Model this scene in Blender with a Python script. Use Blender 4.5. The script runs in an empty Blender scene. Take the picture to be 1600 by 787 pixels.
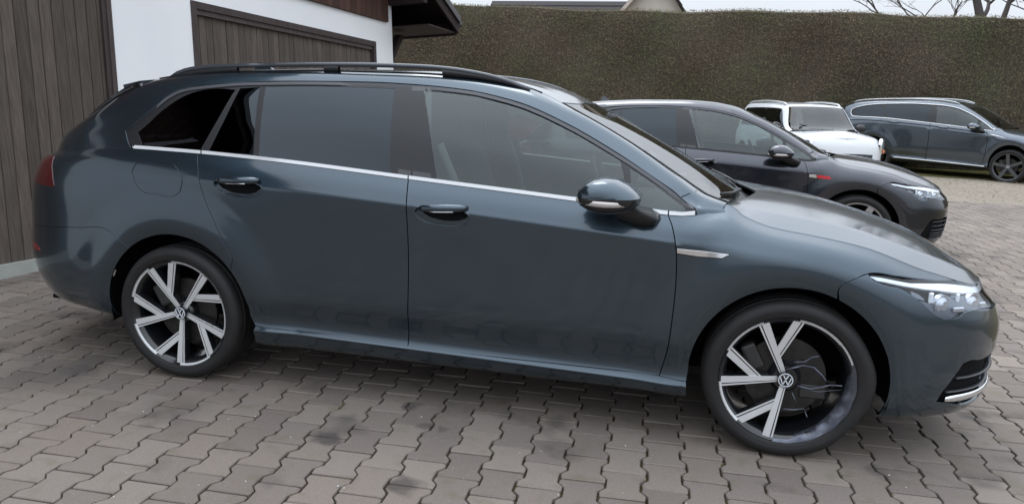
import bpy, bmesh, math, random, json
import numpy as np
from mathutils import Vector, Matrix
from mathutils.geometry import delaunay_2d_cdt
random.seed(7)
C = bpy.context.scene.collection
SC = bpy.context.scene
rad = math.radians
CAM_LOC = (-0.4485, -3.7279, 1.3436); CAM_YPR = (0.22435, 0.20446, 0.03414)
GTI_POSE = (1.1560, 4.3244, -0.0329, -0.0382, -0.0153)
SUV_POSE = (6.5970, 14.3782, -0.5600, -0.0183, 0.0117, 0.0846)
MINI_POS = (2.12, 10.68, -.02); MINI_YAW = -1.27
# ------------------------------------------------------------------ camera
cam = bpy.data.objects.new('camera', bpy.data.cameras.new('camera')); C.objects.link(cam)
ya, pi_, ro = CAM_YPR
cy, sy, cp, sp = math.cos(ya), math.sin(ya), math.cos(pi_), math.sin(pi_)
fw = Vector((-sy*cp, cy*cp, -sp)); rt = Vector((cy, sy, 0)); upv = rt.cross(fw)
rt, upv = math.cos(ro)*rt + math.sin(ro)*upv, -math.sin(ro)*rt + math.cos(ro)*upv
m = Matrix((rt, upv, -fw)).transposed().to_4x4(); m.translation = Vector(CAM_LOC)
cam.matrix_world = m
cam.data.sensor_width = 36; cam.data.lens = 36*1150/1600; cam.data.clip_end = 2000; cam.data.clip_start = .05
SC.camera = cam
# ------------------------------------------------------------------ overcast sky, soft sun
W = bpy.data.worlds.new('World'); SC.world = W; W.use_nodes = True
nt = W.node_tree; nt.nodes.clear()
o_ = nt.nodes.new('ShaderNodeOutputWorld'); bg = nt.nodes.new('ShaderNodeBackground')
sky = nt.nodes.new('ShaderNodeTexSky'); sky.sky_type = 'NISHITA'; sky.sun_disc = False
SUN_EL, SUN_AZ = rad(62), rad(335)
sky.sun_elevation = SUN_EL; sky.sun_rotation = SUN_AZ; sky.air_density = 1.0; sky.dust_density = 4.0
hs = nt.nodes.new('ShaderNodeHueSaturation'); hs.inputs['Saturation'].default_value = .22
mx = nt.nodes.new('ShaderNodeMix'); mx.data_type = 'RGBA'; mx.inputs['Factor'].default_value = .85
# cloud layer: an overcast sky is about three times brighter overhead than at the horizon, L = Lz (1 + 2 sin e) / 3
tcw = nt.nodes.new('ShaderNodeTexCoord'); sx = nt.nodes.new('ShaderNodeSeparateXYZ'); nt.links.new(tcw.outputs['Generated'], sx.inputs[0])
mr = nt.nodes.new('ShaderNodeMapRange'); mr.inputs[1].default_value = 0; mr.inputs[2].default_value = 1; mr.inputs[3].default_value = 5.4; mr.inputs[4].default_value = 21.5; nt.links.new(sx.outputs['Z'], mr.inputs[0])
cn = nt.nodes.new('ShaderNodeTexNoise'); cn.inputs['Scale'].default_value = 2.2; cn.inputs['Detail'].default_value = 4; nt.links.new(tcw.outputs['Generated'], cn.inputs['Vector'])
cm = nt.nodes.new('ShaderNodeMapRange'); cm.inputs[1].default_value = .3; cm.inputs[2].default_value = .7; cm.inputs[3].default_value = .93; cm.inputs[4].default_value = 1.07; nt.links.new(cn.outputs['Fac'], cm.inputs[0])
ml = nt.nodes.new('ShaderNodeMath'); ml.operation = 'MULTIPLY'; nt.links.new(mr.outputs[0], ml.inputs[0]); nt.links.new(cm.outputs[0], ml.inputs[1])
vm_ = nt.nodes.new('ShaderNodeVectorMath'); vm_.operation = 'SCALE'; vm_.inputs[0].default_value = (.93, 1.0, 1.10); nt.links.new(ml.outputs[0], vm_.inputs['Scale'])
nt.links.new(sky.outputs[0], hs.inputs['Color']); nt.links.new(hs.outputs[0], mx.inputs['A']); nt.links.new(vm_.outputs[0], mx.inputs['B'])
nt.links.new(mx.outputs['Result'], bg.inputs[0]); bg.inputs[1].default_value = .095
nt.links.new(bg.outputs[0], o_.inputs[0])
sl = bpy.data.lights.new('sun', 'SUN'); sl.energy = .5; sl.angle = rad(25); sl.color = (1, .97, .93)
so = bpy.data.objects.new('sun', sl); C.objects.link(so)
sd = Vector((math.sin(SUN_AZ)*math.cos(SUN_EL), math.cos(SUN_AZ)*math.cos(SUN_EL), math.sin(SUN_EL)))
so.rotation_euler = sd.to_track_quat('Z', 'Y').to_euler(); so.location = (0, 0, 30)
SC.view_settings.view_transform = 'Standard'; SC.view_settings.look = 'None'
SC.view_settings.exposure = .46; SC.view_settings.gamma = 1
# ------------------------------------------------------------------ materials
def mat(name, col, rough=.5, metal=0, coat=0, coatr=.03, spec=.5, emit=None, bump=None, noise=None, alpha=None, sheen=0):
    """noise=(scale, amount, col2, detail) mixes a second colour; bump=(scale, strength, distance)"""
    M = bpy.data.materials.new(name); M.use_nodes = True; n = M.node_tree; b = n.nodes['Principled BSDF']
    b.inputs['Base Color'].default_value = (*col, 1); b.inputs['Roughness'].default_value = rough
    b.inputs['Metallic'].default_value = metal; b.inputs['Coat Weight'].default_value = coat
    b.inputs['Coat Roughness'].default_value = coatr; b.inputs['Specular IOR Level'].default_value = spec
    tc = n.nodes.new('ShaderNodeTexCoord')
    if noise:
        t = n.nodes.new('ShaderNodeTexNoise'); t.inputs['Scale'].default_value = noise[0]; t.inputs['Detail'].default_value = noise[3] if len(noise) > 3 else 4
        n.links.new(tc.outputs['Object'], t.inputs['Vector'])
        r = n.nodes.new('ShaderNodeMapRange'); r.inputs[1].default_value = .5-noise[1]/2; r.inputs[2].default_value = .5+noise[1]/2
        n.links.new(t.outputs['Fac'], r.inputs[0])
        x = n.nodes.new('ShaderNodeMix'); x.data_type = 'RGBA'; x.inputs['A'].default_value = (*col, 1); x.inputs['B'].default_value = (*noise[2], 1)
        n.links.new(r.outputs[0], x.inputs['Factor']); n.links.new(x.outputs['Result'], b.inputs['Base Color'])
    if bump:
        t = n.nodes.new('ShaderNodeTexNoise'); t.inputs['Scale'].default_value = bump[0]; t.inputs['Detail'].default_value = 5
        n.links.new(tc.outputs['Object'], t.inputs['Vector'])
        q = n.nodes.new('ShaderNodeBump'); q.inputs['Strength'].default_value = bump[1]; q.inputs['Distance'].default_value = bump[2]
        n.links.new(t.outputs['Fac'], q.inputs['Height']); n.links.new(q.outputs[0], b.inputs['Normal'])
    if emit: b.inputs['Emission Color'].default_value = (*emit[0], 1); b.inputs['Emission Strength'].default_value = emit[1]
    return M
def paint(name, col, flake=.2, metal=.85):
    M = mat(name, col, .27, metal, 1.0, .015); n = M.node_tree; b = n.nodes['Principled BSDF']
    b.inputs['Coat IOR'].default_value = 1.62
    tc = n.nodes.new('ShaderNodeTexCoord'); t = n.nodes.new('ShaderNodeTexNoise'); t.inputs['Scale'].default_value = 900
    n.links.new(tc.outputs['Object'], t.inputs['Vector'])
    q = n.nodes.new('ShaderNodeBump'); q.inputs['Strength'].default_value = flake; q.inputs['Distance'].default_value = .0004
    n.links.new(t.outputs['Fac'], q.inputs['Height']); n.links.new(q.outputs[0], b.inputs['Normal'])
    # slight dust film: roughness varies on the coat
    t2 = n.nodes.new('ShaderNodeTexNoise'); t2.inputs['Scale'].default_value = 5; t2.inputs['Detail'].default_value = 6
    n.links.new(tc.outputs['Object'], t2.inputs['Vector'])
    r = n.nodes.new('ShaderNodeMapRange'); r.inputs[1].default_value = .35; r.inputs[2].default_value = .75; r.inputs[3].default_value = .06; r.inputs[4].default_value = .12
    n.links.new(t2.outputs['Fac'], r.inputs[0]); n.links.new(r.outputs[0], b.inputs['Coat Roughness'])
    # orange peel: the coat is never quite flat
    t3 = n.nodes.new('ShaderNodeTexNoise'); t3.inputs['Scale'].default_value = 7; t3.inputs['Detail'].default_value = 2
    n.links.new(tc.outputs['Object'], t3.inputs['Vector'])
    q2 = n.nodes.new('ShaderNodeBump'); q2.inputs['Strength'].default_value = .035; q2.inputs['Distance'].default_value = .003
    n.links.new(t3.outputs['Fac'], q2.inputs['Height']); n.links.new(q2.outputs[0], b.inputs['Coat Normal'])
    return M
def glass(name, tint, ior=1.6, rough=0.0, refl=(1, 1, 1)):
    M = bpy.data.materials.new(name); M.use_nodes = True; n = M.node_tree; n.nodes.clear()
    o = n.nodes.new('ShaderNodeOutputMaterial'); mxs = n.nodes.new('ShaderNodeMixShader'); f = n.nodes.new('ShaderNodeFresnel'); f.inputs[0].default_value = ior
    tr = n.nodes.new('ShaderNodeBsdfTransparent'); tr.inputs[0].default_value = (*tint, 1)
    g = n.nodes.new('ShaderNodeBsdfGlossy'); g.inputs['Roughness'].default_value = rough; g.inputs[0].default_value = (*refl, 1)
    gm = n.nodes.new('ShaderNodeNewGeometry'); mi = n.nodes.new('ShaderNodeMix'); mi.inputs['A'].default_value = ior; mi.inputs['B'].default_value = 1/ior
    n.links.new(gm.outputs['Backfacing'], mi.inputs['Factor']); n.links.new(mi.outputs[0], f.inputs[0]); n.links.new(f.outputs[0], mxs.inputs[0]); n.links.new(tr.outputs[0], mxs.inputs[1]); n.links.new(g.outputs[0], mxs.inputs[2]); n.links.new(mxs.outputs[0], o.inputs[0])
    return M
M = dict(
 black=mat('satin_black', (.012, .012, .014), .38), matt=mat('matt_black', (.006, .006, .007), .9, spec=.15),
 gloss=mat('gloss_black', (.009, .010, .013), .08, coat=.6), rubber=mat('rubber', (.013, .013, .014), .62, spec=.35, bump=(60, .15, .002), noise=(9, .5, (.021, .020, .020))),
 chrome=mat('chrome', (.88, .89, .91), .09, 1), trim=mat('satin_trim', (.07, .072, .08), .28, .2),
 alu=mat('machined_alloy', (.70, .71, .72), .34, .45, bump=(300, .05, .0005)), wheelblack=mat('wheel_black', (.010, .011, .013), .22, coat=.5),
 silver=mat('silver_wheel', (.5, .51, .53), .3, .85),
 disc=mat('brake_disc', (.05, .048, .046), .4, .6, noise=(30, .4, (.03, .028, .026))), caliper=mat('caliper', (.045, .044, .043), .5, .3),
 rail=mat('roof_rail', (.07, .076, .088), .26, .45, coat=.3), cabin=mat('cabin_trim', (.030, .032, .035), .7), seat=mat('seat_cloth', (.045, .048, .052), .85, bump=(200, .2, .001)),
 red=mat('tail_lens', (.07, .0015, .004), .12, coat=1), darkred=mat('dark_tail_lens', (.22, .008, .015), .08, coat=1), redglow=mat('inner_red', (.55, .02, .02), .2),
 lamp=mat('lamp_silver', (.55, .58, .63), .16, .8), lampdark=mat('lamp_bezel', (.15, .17, .20), .22, .6), drl=mat('light_guide', (.80, .85, .92), .12, .1, coat=1),
 lens=glass('clear_lens', (.93, .95, .97), 1.5), sig=mat('indicator_lens', (.52, .48, .46), .18, .3, coat=1), orange=mat('orange_lens', (.75, .22, .08), .3),
 g_other=glass('screen_glass_far', (.42, .47, .47), 1.75), g_front=glass('side_glass', (.46, .53, .53), 1.75, 0, (.92, 1, 1)), g_dark=glass('privacy_glass', (.028, .03, .034), 1.6, 0, (.80, .90, 1)), g_screen=glass('screen_glass', (.5, .56, .55), 3.1),
 golf=paint('dolphin_grey_paint', (.036, .060, .082)), gti=paint('dark_grey_paint', (.034, .038, .050)), suv=paint('blue_grey_paint', (.085, .105, .13)),
 white=mat('white_paint', (.66, .68, .70), .35, 0, .9), redpaint=paint('red_paint', (.50, .03, .03), metal=.1), badge_red=mat('badge_red', (.6, .02, .03), .3),
 belt=mat('belt_webbing', (.30, .31, .31), .8),
)
# ------------------------------------------------------------------ mesh helpers
def tag(o, label=None, cat=None, group=None, kind=None):
    if label: o['label'] = label
    if cat: o['category'] = cat
    if group: o['group'] = group
    if kind: o['kind'] = kind
    return o
def empty(name, loc=(0, 0, 0), rot=(0, 0, 0)):
    o = bpy.data.objects.new(name, None); C.objects.link(o); o.location = loc; o.rotation_euler = rot; o.empty_display_size = .2
    return o
def ob(name, V, F, m, parent=None, smooth=True, normals=None, angle=None):
    me = bpy.data.meshes.new(name); me.from_pydata([tuple(map(float, v)) for v in V], [], [tuple(map(int, f)) for f in F])
    me.materials.append(M[m] if isinstance(m, str) else m)
    if smooth: me.polygons.foreach_set('use_smooth', [True]*len(me.polygons))
    me.update()
    if normals is not None: me.normals_split_custom_set_from_vertices([tuple(map(float, n)) for n in normals])
    elif angle is not None: me.set_sharp_from_angle(angle=rad(angle))
    o = bpy.data.objects.new(name, me); C.objects.link(o)
    if parent is not None: o.parent = parent
    return o
def bmob(name, bm, m, parent=None, smooth=False, angle=None):
    bmesh.ops.recalc_face_normals(bm, faces=bm.faces)
    me = bpy.data.meshes.new(name); bm.to_mesh(me); bm.free()
    me.materials.append(M[m] if isinstance(m, str) else m)
    if smooth or angle:
        me.polygons.foreach_set('use_smooth', [True]*len(me.polygons))
        if angle: me.set_sharp_from_angle(angle=rad(angle))
    o = bpy.data.objects.new(name, me); C.objects.link(o)
    if parent is not None: o.parent = parent
    return o
def box(bm, c, s, rot=None, bev=0, seg=1):
    """box centred at c with full sizes s, optional Matrix rot"""
    r = bmesh.ops.create_cube(bm, size=1); vs = r['verts']
    for v in vs:
        v.co = Vector((v.co.x*s[0], v.co.y*s[1], v.co.z*s[2]))
    if bev:
        es = list({e for v in vs for e in v.link_edges})
        rr = bmesh.ops.bevel(bm, geom=es, offset=bev, segments=seg, affect='EDGES', profile=.5)
        vs = list({v for f in rr['faces'] for v in f.verts} | {v for v in vs if v.is_valid})
    for v in vs:
        if rot is not None: v.co = rot @ v.co
        v.co += Vector(c)
    return vs
def tube(path, r, n=10, closed=False, caps=True, flat=None):
    """swept tube; r scalar or list; flat=(ax, k) squashes profile"""
    P = [Vector(p) for p in path]; V = []; F = []; N = len(P); up = Vector((0, 0, 1))
    for i, p in enumerate(P):
        if closed: t = P[(i+1) % N]-P[i-1]
        else: t = P[min(i+1, N-1)]-P[max(i-1, 0)]
        t.normalize(); a = t.cross(up)
        if a.length < 1e-3: a = t.cross(Vector((1, 0, 0)))
        a.normalize(); b = a.cross(t)
        rr = r[i] if isinstance(r, (list, tuple)) else r
        ra, rb = (rr if isinstance(rr, (list, tuple)) else (rr, rr))
        for k in range(n):
            an = 2*math.pi*k/n; V.append(p+a*math.cos(an)*ra+b*math.sin(an)*rb)
    for i in range(N if closed else N-1):
        j = (i+1) % N
        for k in range(n):
            l = (k+1) % n; F.append((i*n+k, i*n+l, j*n+l, j*n+k))
    if caps and not closed: F.append(tuple(range(n))[::-1]); F.append(tuple(range((N-1)*n, N*n)))
    return V, F
def lathe(prof, n=48, axis='y', closed=False):
    """prof: (r, h) list around the y axis"""
    V = []; F = []; m_ = len(prof)
    for k in range(n):
        a = 2*math.pi*k/n
        for r, h in prof: V.append((r*math.cos(a), h, r*math.sin(a)))
    for k in range(n):
        l = (k+1) % n
        for i in range(m_ if closed else m_-1):
            j = (i+1) % m_; F.append((k*m_+i, k*m_+j, l*m_+j, l*m_+i))
    return V, F
def join(parts):
    V = []; F = []
    for v, f in parts:
        o = len(V); V += list(v); F += [tuple(i+o for i in q) for q in f]
    return V, F
# ------------------------------------------------------------------ surface library
def spl(xs,ys):
    """natural cubic spline through (xs,ys); ys may be (n,m). returns f(x)"""
    xs=np.asarray(xs,float); ys=np.asarray(ys,float); n=len(xs); h=np.diff(xs)
    A=np.eye(n); B=np.zeros_like(ys)
    d=np.diff(ys,axis=0)/(h if ys.ndim==1 else h[:,None])
    for i in range(1,n-1):
        A[i,i-1]=h[i-1]; A[i,i]=2*(h[i-1]+h[i]); A[i,i+1]=h[i]; B[i]=6*(d[i]-d[i-1])
    M=np.linalg.solve(A,B)
    def f(x):
        x=np.asarray(x,float); i=np.clip(np.searchsorted(xs,x)-1,0,n-2); t=x-xs[i]; H=h[i]
        if ys.ndim>1: t=t[...,None]; H=H[...,None]
        c=(ys[i+1]-ys[i])/H-H*(2*M[i]+M[i+1])/6
        return ys[i]+t*(c+t*(M[i]/2+t*(M[i+1]-M[i])/(6*H)))
    return f
def pch(xs,ys):
    """monotone-ish hermite (akima style) for tables with plateaus"""
    xs=np.asarray(xs,float); ys=np.asarray(ys,float); h=np.diff(xs); d=np.diff(ys)/h; n=len(xs)
    m=np.zeros(n); m[0]=d[0]; m[-1]=d[-1]
    for i in range(1,n-1):
        if d[i-1]*d[i]>0:
            w1=2*h[i]+h[i-1]; w2=h[i]+2*h[i-1]; m[i]=(w1+w2)/(w1/d[i-1]+w2/d[i])
    def f(x):
        x=np.asarray(x,float); xc=np.clip(x,xs[0],xs[-1]); i=np.clip(np.searchsorted(xs,xc)-1,0,n-2); t=(xc-xs[i])/h[i]
        return (1+2*t)*(1-t)**2*ys[i]+t*(1-t)**2*h[i]*m[i]+t*t*(3-2*t)*ys[i+1]+t*t*(t-1)*h[i]*m[i+1]
    return f
def section(K,v,crease):
    """K: (...,n,3) knots, v (...,) in 0..n-1; crease: dict knot->weight(...)"""
    n=K.shape[-2]; c=np.linalg.norm(np.diff(K,axis=-2),axis=-1)+1e-9   # (...,n-1)
    D=np.diff(K,axis=-2)/c[...,None]
    T=np.zeros_like(K); T[...,0,:]=D[...,0,:]; T[...,-1,:]=D[...,-1,:]
    a=c[...,1:,None]; b=c[...,:-1,None]
    T[...,1:-1,:]=(D[...,:-1,:]*a+D[...,1:,:]*b)/(a+b)
    TL=T.copy(); TR=T.copy()
    for k,wt in crease.items():
        wt=np.asarray(wt)[...,None]
        TL[...,k,:]=T[...,k,:]*(1-wt)+D[...,k-1,:]*wt; TR[...,k,:]=T[...,k,:]*(1-wt)+D[...,k,:]*wt
    i=np.clip(np.floor(v).astype(int),0,n-2); t=(v-i)[...,None]
    g=lambda Q,j: np.take_along_axis(Q,np.broadcast_to(j[...,None,None],Q.shape[:-2]+(1,3)),axis=-2)[...,0,:]
    L=np.take_along_axis(c,i[...,None],axis=-1)
    p0,p1,m0,m1=g(K,i),g(K,i+1),g(TR,i)*L,g(TL,i+1)*L
    return (1+2*t)*(1-t)**2*p0+t*(1-t)**2*m0+t*t*(3-2*t)*p1+t*t*(t-1)*m1
def sstep(a,b,x):
    t=np.clip((x-a)/(b-a),0,1); return t*t*(3-2*t)
class Lower:
    def __init__(s,S):
        s.S=S; s.z=[pch(S['u'],r) for r in S['z']]; s.w=[pch(S['u'],r) for r in S['w']]
        s.n=len(S['z']); s.xs=S['xs']; s.A=S['A']; s.xt=S['xt']; s.B=S['B']
        s.u1=s.xs+s.A*np.pi/2; s.u0=s.xt-s.B*np.pi/2
    def __call__(s,u,v):
        u=np.asarray(u,float); v=np.asarray(v,float); u,v=np.broadcast_arrays(u,v); S=s.S
        z=np.stack([f(u) for f in s.z],-1); w=np.stack([f(u) for f in s.w],-1)
        # arches: flared ring (bump applied on the knots would alias, so apply afterwards)
        x=np.repeat(u[...,None],s.n,-1).copy()
        ph=np.clip((u-s.xs)/s.A,0,np.pi/2); q=np.clip((s.xt-u)/s.B,0,np.pi/2)
        for k in range(s.n):
            nn=S['nf']; r=1/(np.abs(np.cos(ph))**nn+np.sin(ph)**nn)**(1/nn)
            f=u>s.xs
            x[...,k]=np.where(f,s.xs+(S['nose'][k]-s.xs)*r*np.sin(ph),x[...,k])
            cf=r*np.cos(ph)
            nb=S['nb']; rb=1/(np.abs(np.cos(q))**nb+np.sin(q)**nb)**(1/nb)
            b=u<s.xt
            x[...,k]=np.where(b,s.xt+(S['tail'][k]-s.xt)*rb*np.sin(q),x[...,k])
            w[...,k]=w[...,k]*np.where(f,cf,1)*np.where(b,rb*np.cos(q),1)
        K=np.stack([x,-w,z],-1)
        P=section(K,v,{S['ck']:S['cw'](u),2:np.full(u.shape,S.get('sill',0.))})
        for (ax,az,ro,amp,inn,fall) in S['arch']:
            r=np.hypot(P[...,0]-ax,P[...,2]-az)
            g=np.where(r<ro,1-inn*np.clip((ro-r)/.075,0,1.2)**2,1-sstep(ro,ro+fall,r))
            base=np.abs(P[...,1]); k=sstep(.3,.75,base)
            P[...,1]-=amp*g*k
        return P
class Upper:
    def __init__(s,S):
        s.S=S; s.f=[]
        for ln in S['lines']:
            a=np.array(ln,float); s.f.append([pch(a[:,0],a[:,1]),pch(a[:,0],a[:,2]),pch(a[:,0],a[:,3])])
        s.n=len(s.f)
    def __call__(s,u,v):
        u=np.asarray(u,float); v=np.asarray(v,float); u,v=np.broadcast_arrays(u,v)
        K=np.stack([np.stack([f[0](u),-f[1](u),f[2](u)],-1) for f in s.f],-2)
        # end tangent at the centre line is horizontal in y: mirror knot
        M=K[...,-2:-1,:]*np.array([1,-1,1]); K2=np.concatenate([K,M],-2)
        return section(K2,v,{k:np.full(u.shape,w) for k,w in s.S['crease'].items()})
def normal(F,u,v,e=2e-4,vmax=None):
    u=np.asarray(u,float); v=np.asarray(v,float)
    a=F(u+e,v)-F(u-e,v); va=v+e*5; vb=v-e*5
    if vmax is not None: va=np.minimum(va,vmax); vb=np.maximum(vb,0)
    b=F(u,va)-F(u,vb)
    n=np.cross(a,b); n/=np.linalg.norm(n,axis=-1,keepdims=True)+1e-12
    return n
# outline tables of the estate car, metres
# knots: 0 underside, 1 sill low, 2 sill ledge, 3 door foot, 4 low door, 5 mid door, 6 crease, 7 shoulder, 8 belt / bonnet gap
GS_L = dict(
 u=[-4.21,-3.7,-3.3,-2.95,-2.6,-2.2,-1.54,-.8,-.45,-.36,-.27,-.20,-.1,.05,.25,.5,.8,1.3],
 z=[
 [.30,.28,.26,.235,.19,.185,.185,.185,.185,.185,.185,.185,.185,.185,.185,.185,.18,.18],
 [.33,.31,.29,.265,.22,.21,.205,.20,.20,.20,.20,.20,.20,.20,.205,.205,.20,.20],
 [.37,.35,.33,.31,.282,.278,.268,.254,.247,.246,.246,.246,.248,.25,.25,.25,.245,.245],
 [.41,.39,.37,.35,.302,.294,.284,.270,.264,.264,.266,.27,.28,.30,.31,.32,.32,.32],
 [.50,.49,.48,.48,.47,.45,.45,.45,.45,.45,.45,.45,.45,.45,.45,.45,.45,.45],
 [.62,.64,.65,.67,.68,.68,.66,.64,.63,.62,.62,.62,.61,.60,.58,.54,.53,.53],
 [.88,.91,.935,.945,.945,.932,.897,.847,.822,.815,.81,.80,.79,.775,.735,.655,.61,.60],
 [.94,.965,.99,1.012,1.01,.998,.962,.912,.886,.885,.89,.875,.855,.835,.79,.70,.648,.640],
 [.985,1.01,1.04,1.066,1.061,1.045,1.002,.952,.924,.932,.966,.925,.893,.873,.84,.757,.69,.685]],
 w=[
 [.76,.77,.78,.78,.78,.78,.78,.78,.78,.78,.78,.78,.78,.78,.78,.78,.78,.78],
 [.81,.82,.83,.835,.835,.838,.838,.838,.838,.838,.838,.835,.83,.83,.83,.83,.83,.83],
 [.825,.84,.85,.857,.864,.872,.8735,.8735,.873,.871,.868,.862,.858,.858,.858,.858,.858,.858],
 [.83,.845,.857,.864,.862,.864,.8645,.8645,.864,.864,.865,.865,.866,.866,.866,.866,.866,.866],
 [.84,.85,.866,.874,.876,.879,.882,.882,.878,.876,.875,.875,.875,.875,.872,.87,.87,.87],
 [.84,.85,.866,.876,.879,.883,.8865,.8865,.884,.882,.882,.880,.878,.877,.874,.872,.87,.87],
 [.835,.845,.865,.878,.884,.8895,.8935,.8935,.891,.889,.887,.885,.881,.877,.868,.862,.86,.86],
 [.82,.832,.850,.861,.864,.866,.8675,.8675,.866,.865,.850,.850,.852,.852,.842,.84,.84,.84],
 [.80,.812,.826,.835,.839,.842,.846,.845,.838,.80,.715,.745,.765,.772,.765,.765,.78,.78]],
 xs=.10,A=.76,xt=-2.95,B=.80,nf=3.1,nb=3.8,
 nose=[.78,.84,.865,.88,.89,.888,.862,.825,.805],
 tail=[-3.62,-3.67,-3.70,-3.73,-3.765,-3.755,-3.69,-3.655,-3.56],
 ck=6,sill=1.0,cw=lambda u: np.interp(u,[-4.2,-3.2,-2.6,-.45,.1,.4,.8],[0,.0,1,1,.5,.4,1]),
 arch=[(0,.32,.437,.016,.75,.17),(-2.68,.32,.437,.016,.75,.17)],
)
GS_U = dict(crease={4: 0.5}, lines=[[[-3.75,-3.533,0.498,1.007],[-3.55,-3.439,0.704,1.02],[-3.4,-3.319,0.789,1.032],[-3.2,-3.146,0.826,1.049],[-2.95,-2.95,0.834,1.066],[-2.5,-2.5,0.838,1.061],[-2.2,-2.2,0.838,1.047],[-1.54,-1.54,0.838,1.004],[-0.93,-0.93,0.836,0.963],[-0.49,-0.49,0.829,0.929],[-0.39,-0.39,0.805,0.924],[-0.24,-0.27,0.77,0.94]],[[-3.75,-3.53,0.49,1.011],[-3.55,-3.44,0.69,1.037],[-3.4,-3.33,0.762,1.075],[-3.2,-3.16,0.79,1.122],[-2.95,-2.95,0.785,1.17],[-2.5,-2.5,0.768,1.21],[-2.2,-2.2,0.762,1.215],[-1.54,-1.54,0.765,1.205],[-0.93,-0.93,0.781,1.115],[-0.49,-0.49,0.8,0.985],[-0.39,-0.39,0.79,0.955],[-0.24,-0.275,0.765,0.946]],[[-3.75,-3.53,0.48,1.014],[-3.55,-3.445,0.675,1.052],[-3.4,-3.345,0.73,1.11],[-3.2,-3.19,0.74,1.2],[-3.05,-3.05,0.725,1.272],[-2.9,-2.9,0.705,1.322],[-2.63,-2.63,0.672,1.369],[-2.41,-2.41,0.66,1.381],[-2,-2,0.648,1.395],[-1.64,-1.64,0.645,1.391],[-1.39,-1.39,0.65,1.378],[-1.158,-1.158,0.664,1.343],[-0.929,-0.929,0.692,1.262],[-0.707,-0.707,0.722,1.154],[-0.492,-0.492,0.765,1.025],[-0.39,-0.39,0.785,0.955],[-0.24,-0.285,0.76,0.952]],[[-3.75,-3.535,0.47,1.017],[-3.55,-3.45,0.66,1.062],[-3.4,-3.36,0.7,1.125],[-3.2,-3.21,0.7,1.218],[-3.05,-3.05,0.69,1.307],[-2.9,-2.9,0.665,1.362],[-2.63,-2.63,0.64,1.4],[-2.41,-2.41,0.632,1.411],[-2,-2,0.622,1.423],[-1.64,-1.64,0.618,1.421],[-1.39,-1.39,0.615,1.412],[-1.158,-1.155,0.618,1.383],[-0.929,-0.925,0.64,1.306],[-0.707,-0.7,0.67,1.197],[-0.492,-0.485,0.712,1.065],[-0.39,-0.38,0.74,0.995],[-0.24,-0.28,0.745,0.962]],[[-3.75,-3.545,0.455,1.02],[-3.55,-3.465,0.64,1.068],[-3.4,-3.375,0.655,1.128],[-3.2,-3.225,0.64,1.215],[-3.05,-3.05,0.625,1.326],[-2.9,-2.91,0.605,1.383],[-2.63,-2.63,0.592,1.418],[-2.41,-2.41,0.588,1.43],[-2,-2,0.582,1.442],[-1.64,-1.64,0.58,1.442],[-1.39,-1.385,0.578,1.432],[-1.158,-1.145,0.565,1.4],[-0.929,-0.9,0.572,1.298],[-0.707,-0.675,0.602,1.183],[-0.492,-0.455,0.652,1.053],[-0.39,-0.35,0.685,0.992],[-0.24,-0.27,0.715,0.97]],[[-3.75,-3.5846,0.2366,1.0162],[-3.55,-3.4902,0.3328,1.0695],[-3.4,-3.4002,0.3406,1.1295],[-3.2,-3.2214,0.3328,1.234],[-3.05,-3.0572,0.325,1.3404],[-2.9,-2.9172,0.3146,1.3959],[-2.63,-2.63,0.3078,1.4332],[-2.41,-2.41,0.3058,1.4452],[-2.0,-2.0,0.3026,1.4572],[-1.64,-1.64,0.3016,1.458],[-1.39,-1.367,0.3006,1.4457],[-1.158,-1.1126,0.2938,1.4038],[-0.929,-0.8568,0.2974,1.2919],[-0.707,-0.6066,0.313,1.1746],[-0.492,-0.3794,0.339,1.0507],[-0.39,-0.278,0.3562,0.9905],[-0.24,-0.198,0.3718,0.9548]],[[-3.75,-3.6,0,1.015],[-3.55,-3.5,0,1.07],[-3.4,-3.41,0,1.13],[-3.2,-3.22,0,1.24],[-3.05,-3.06,0,1.345],[-2.9,-2.92,0,1.4],[-2.63,-2.63,0,1.438],[-2.41,-2.41,0,1.45],[-2.0,-2.0,0,1.462],[-1.64,-1.64,0,1.463],[-1.39,-1.36,0,1.45],[-1.158,-1.1,0,1.405],[-0.929,-0.84,0,1.29],[-0.707,-0.58,0,1.172],[-0.492,-0.35,0,1.05],[-0.39,-0.25,0,0.99],[-0.24,-0.17,0,0.95]]])
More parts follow.
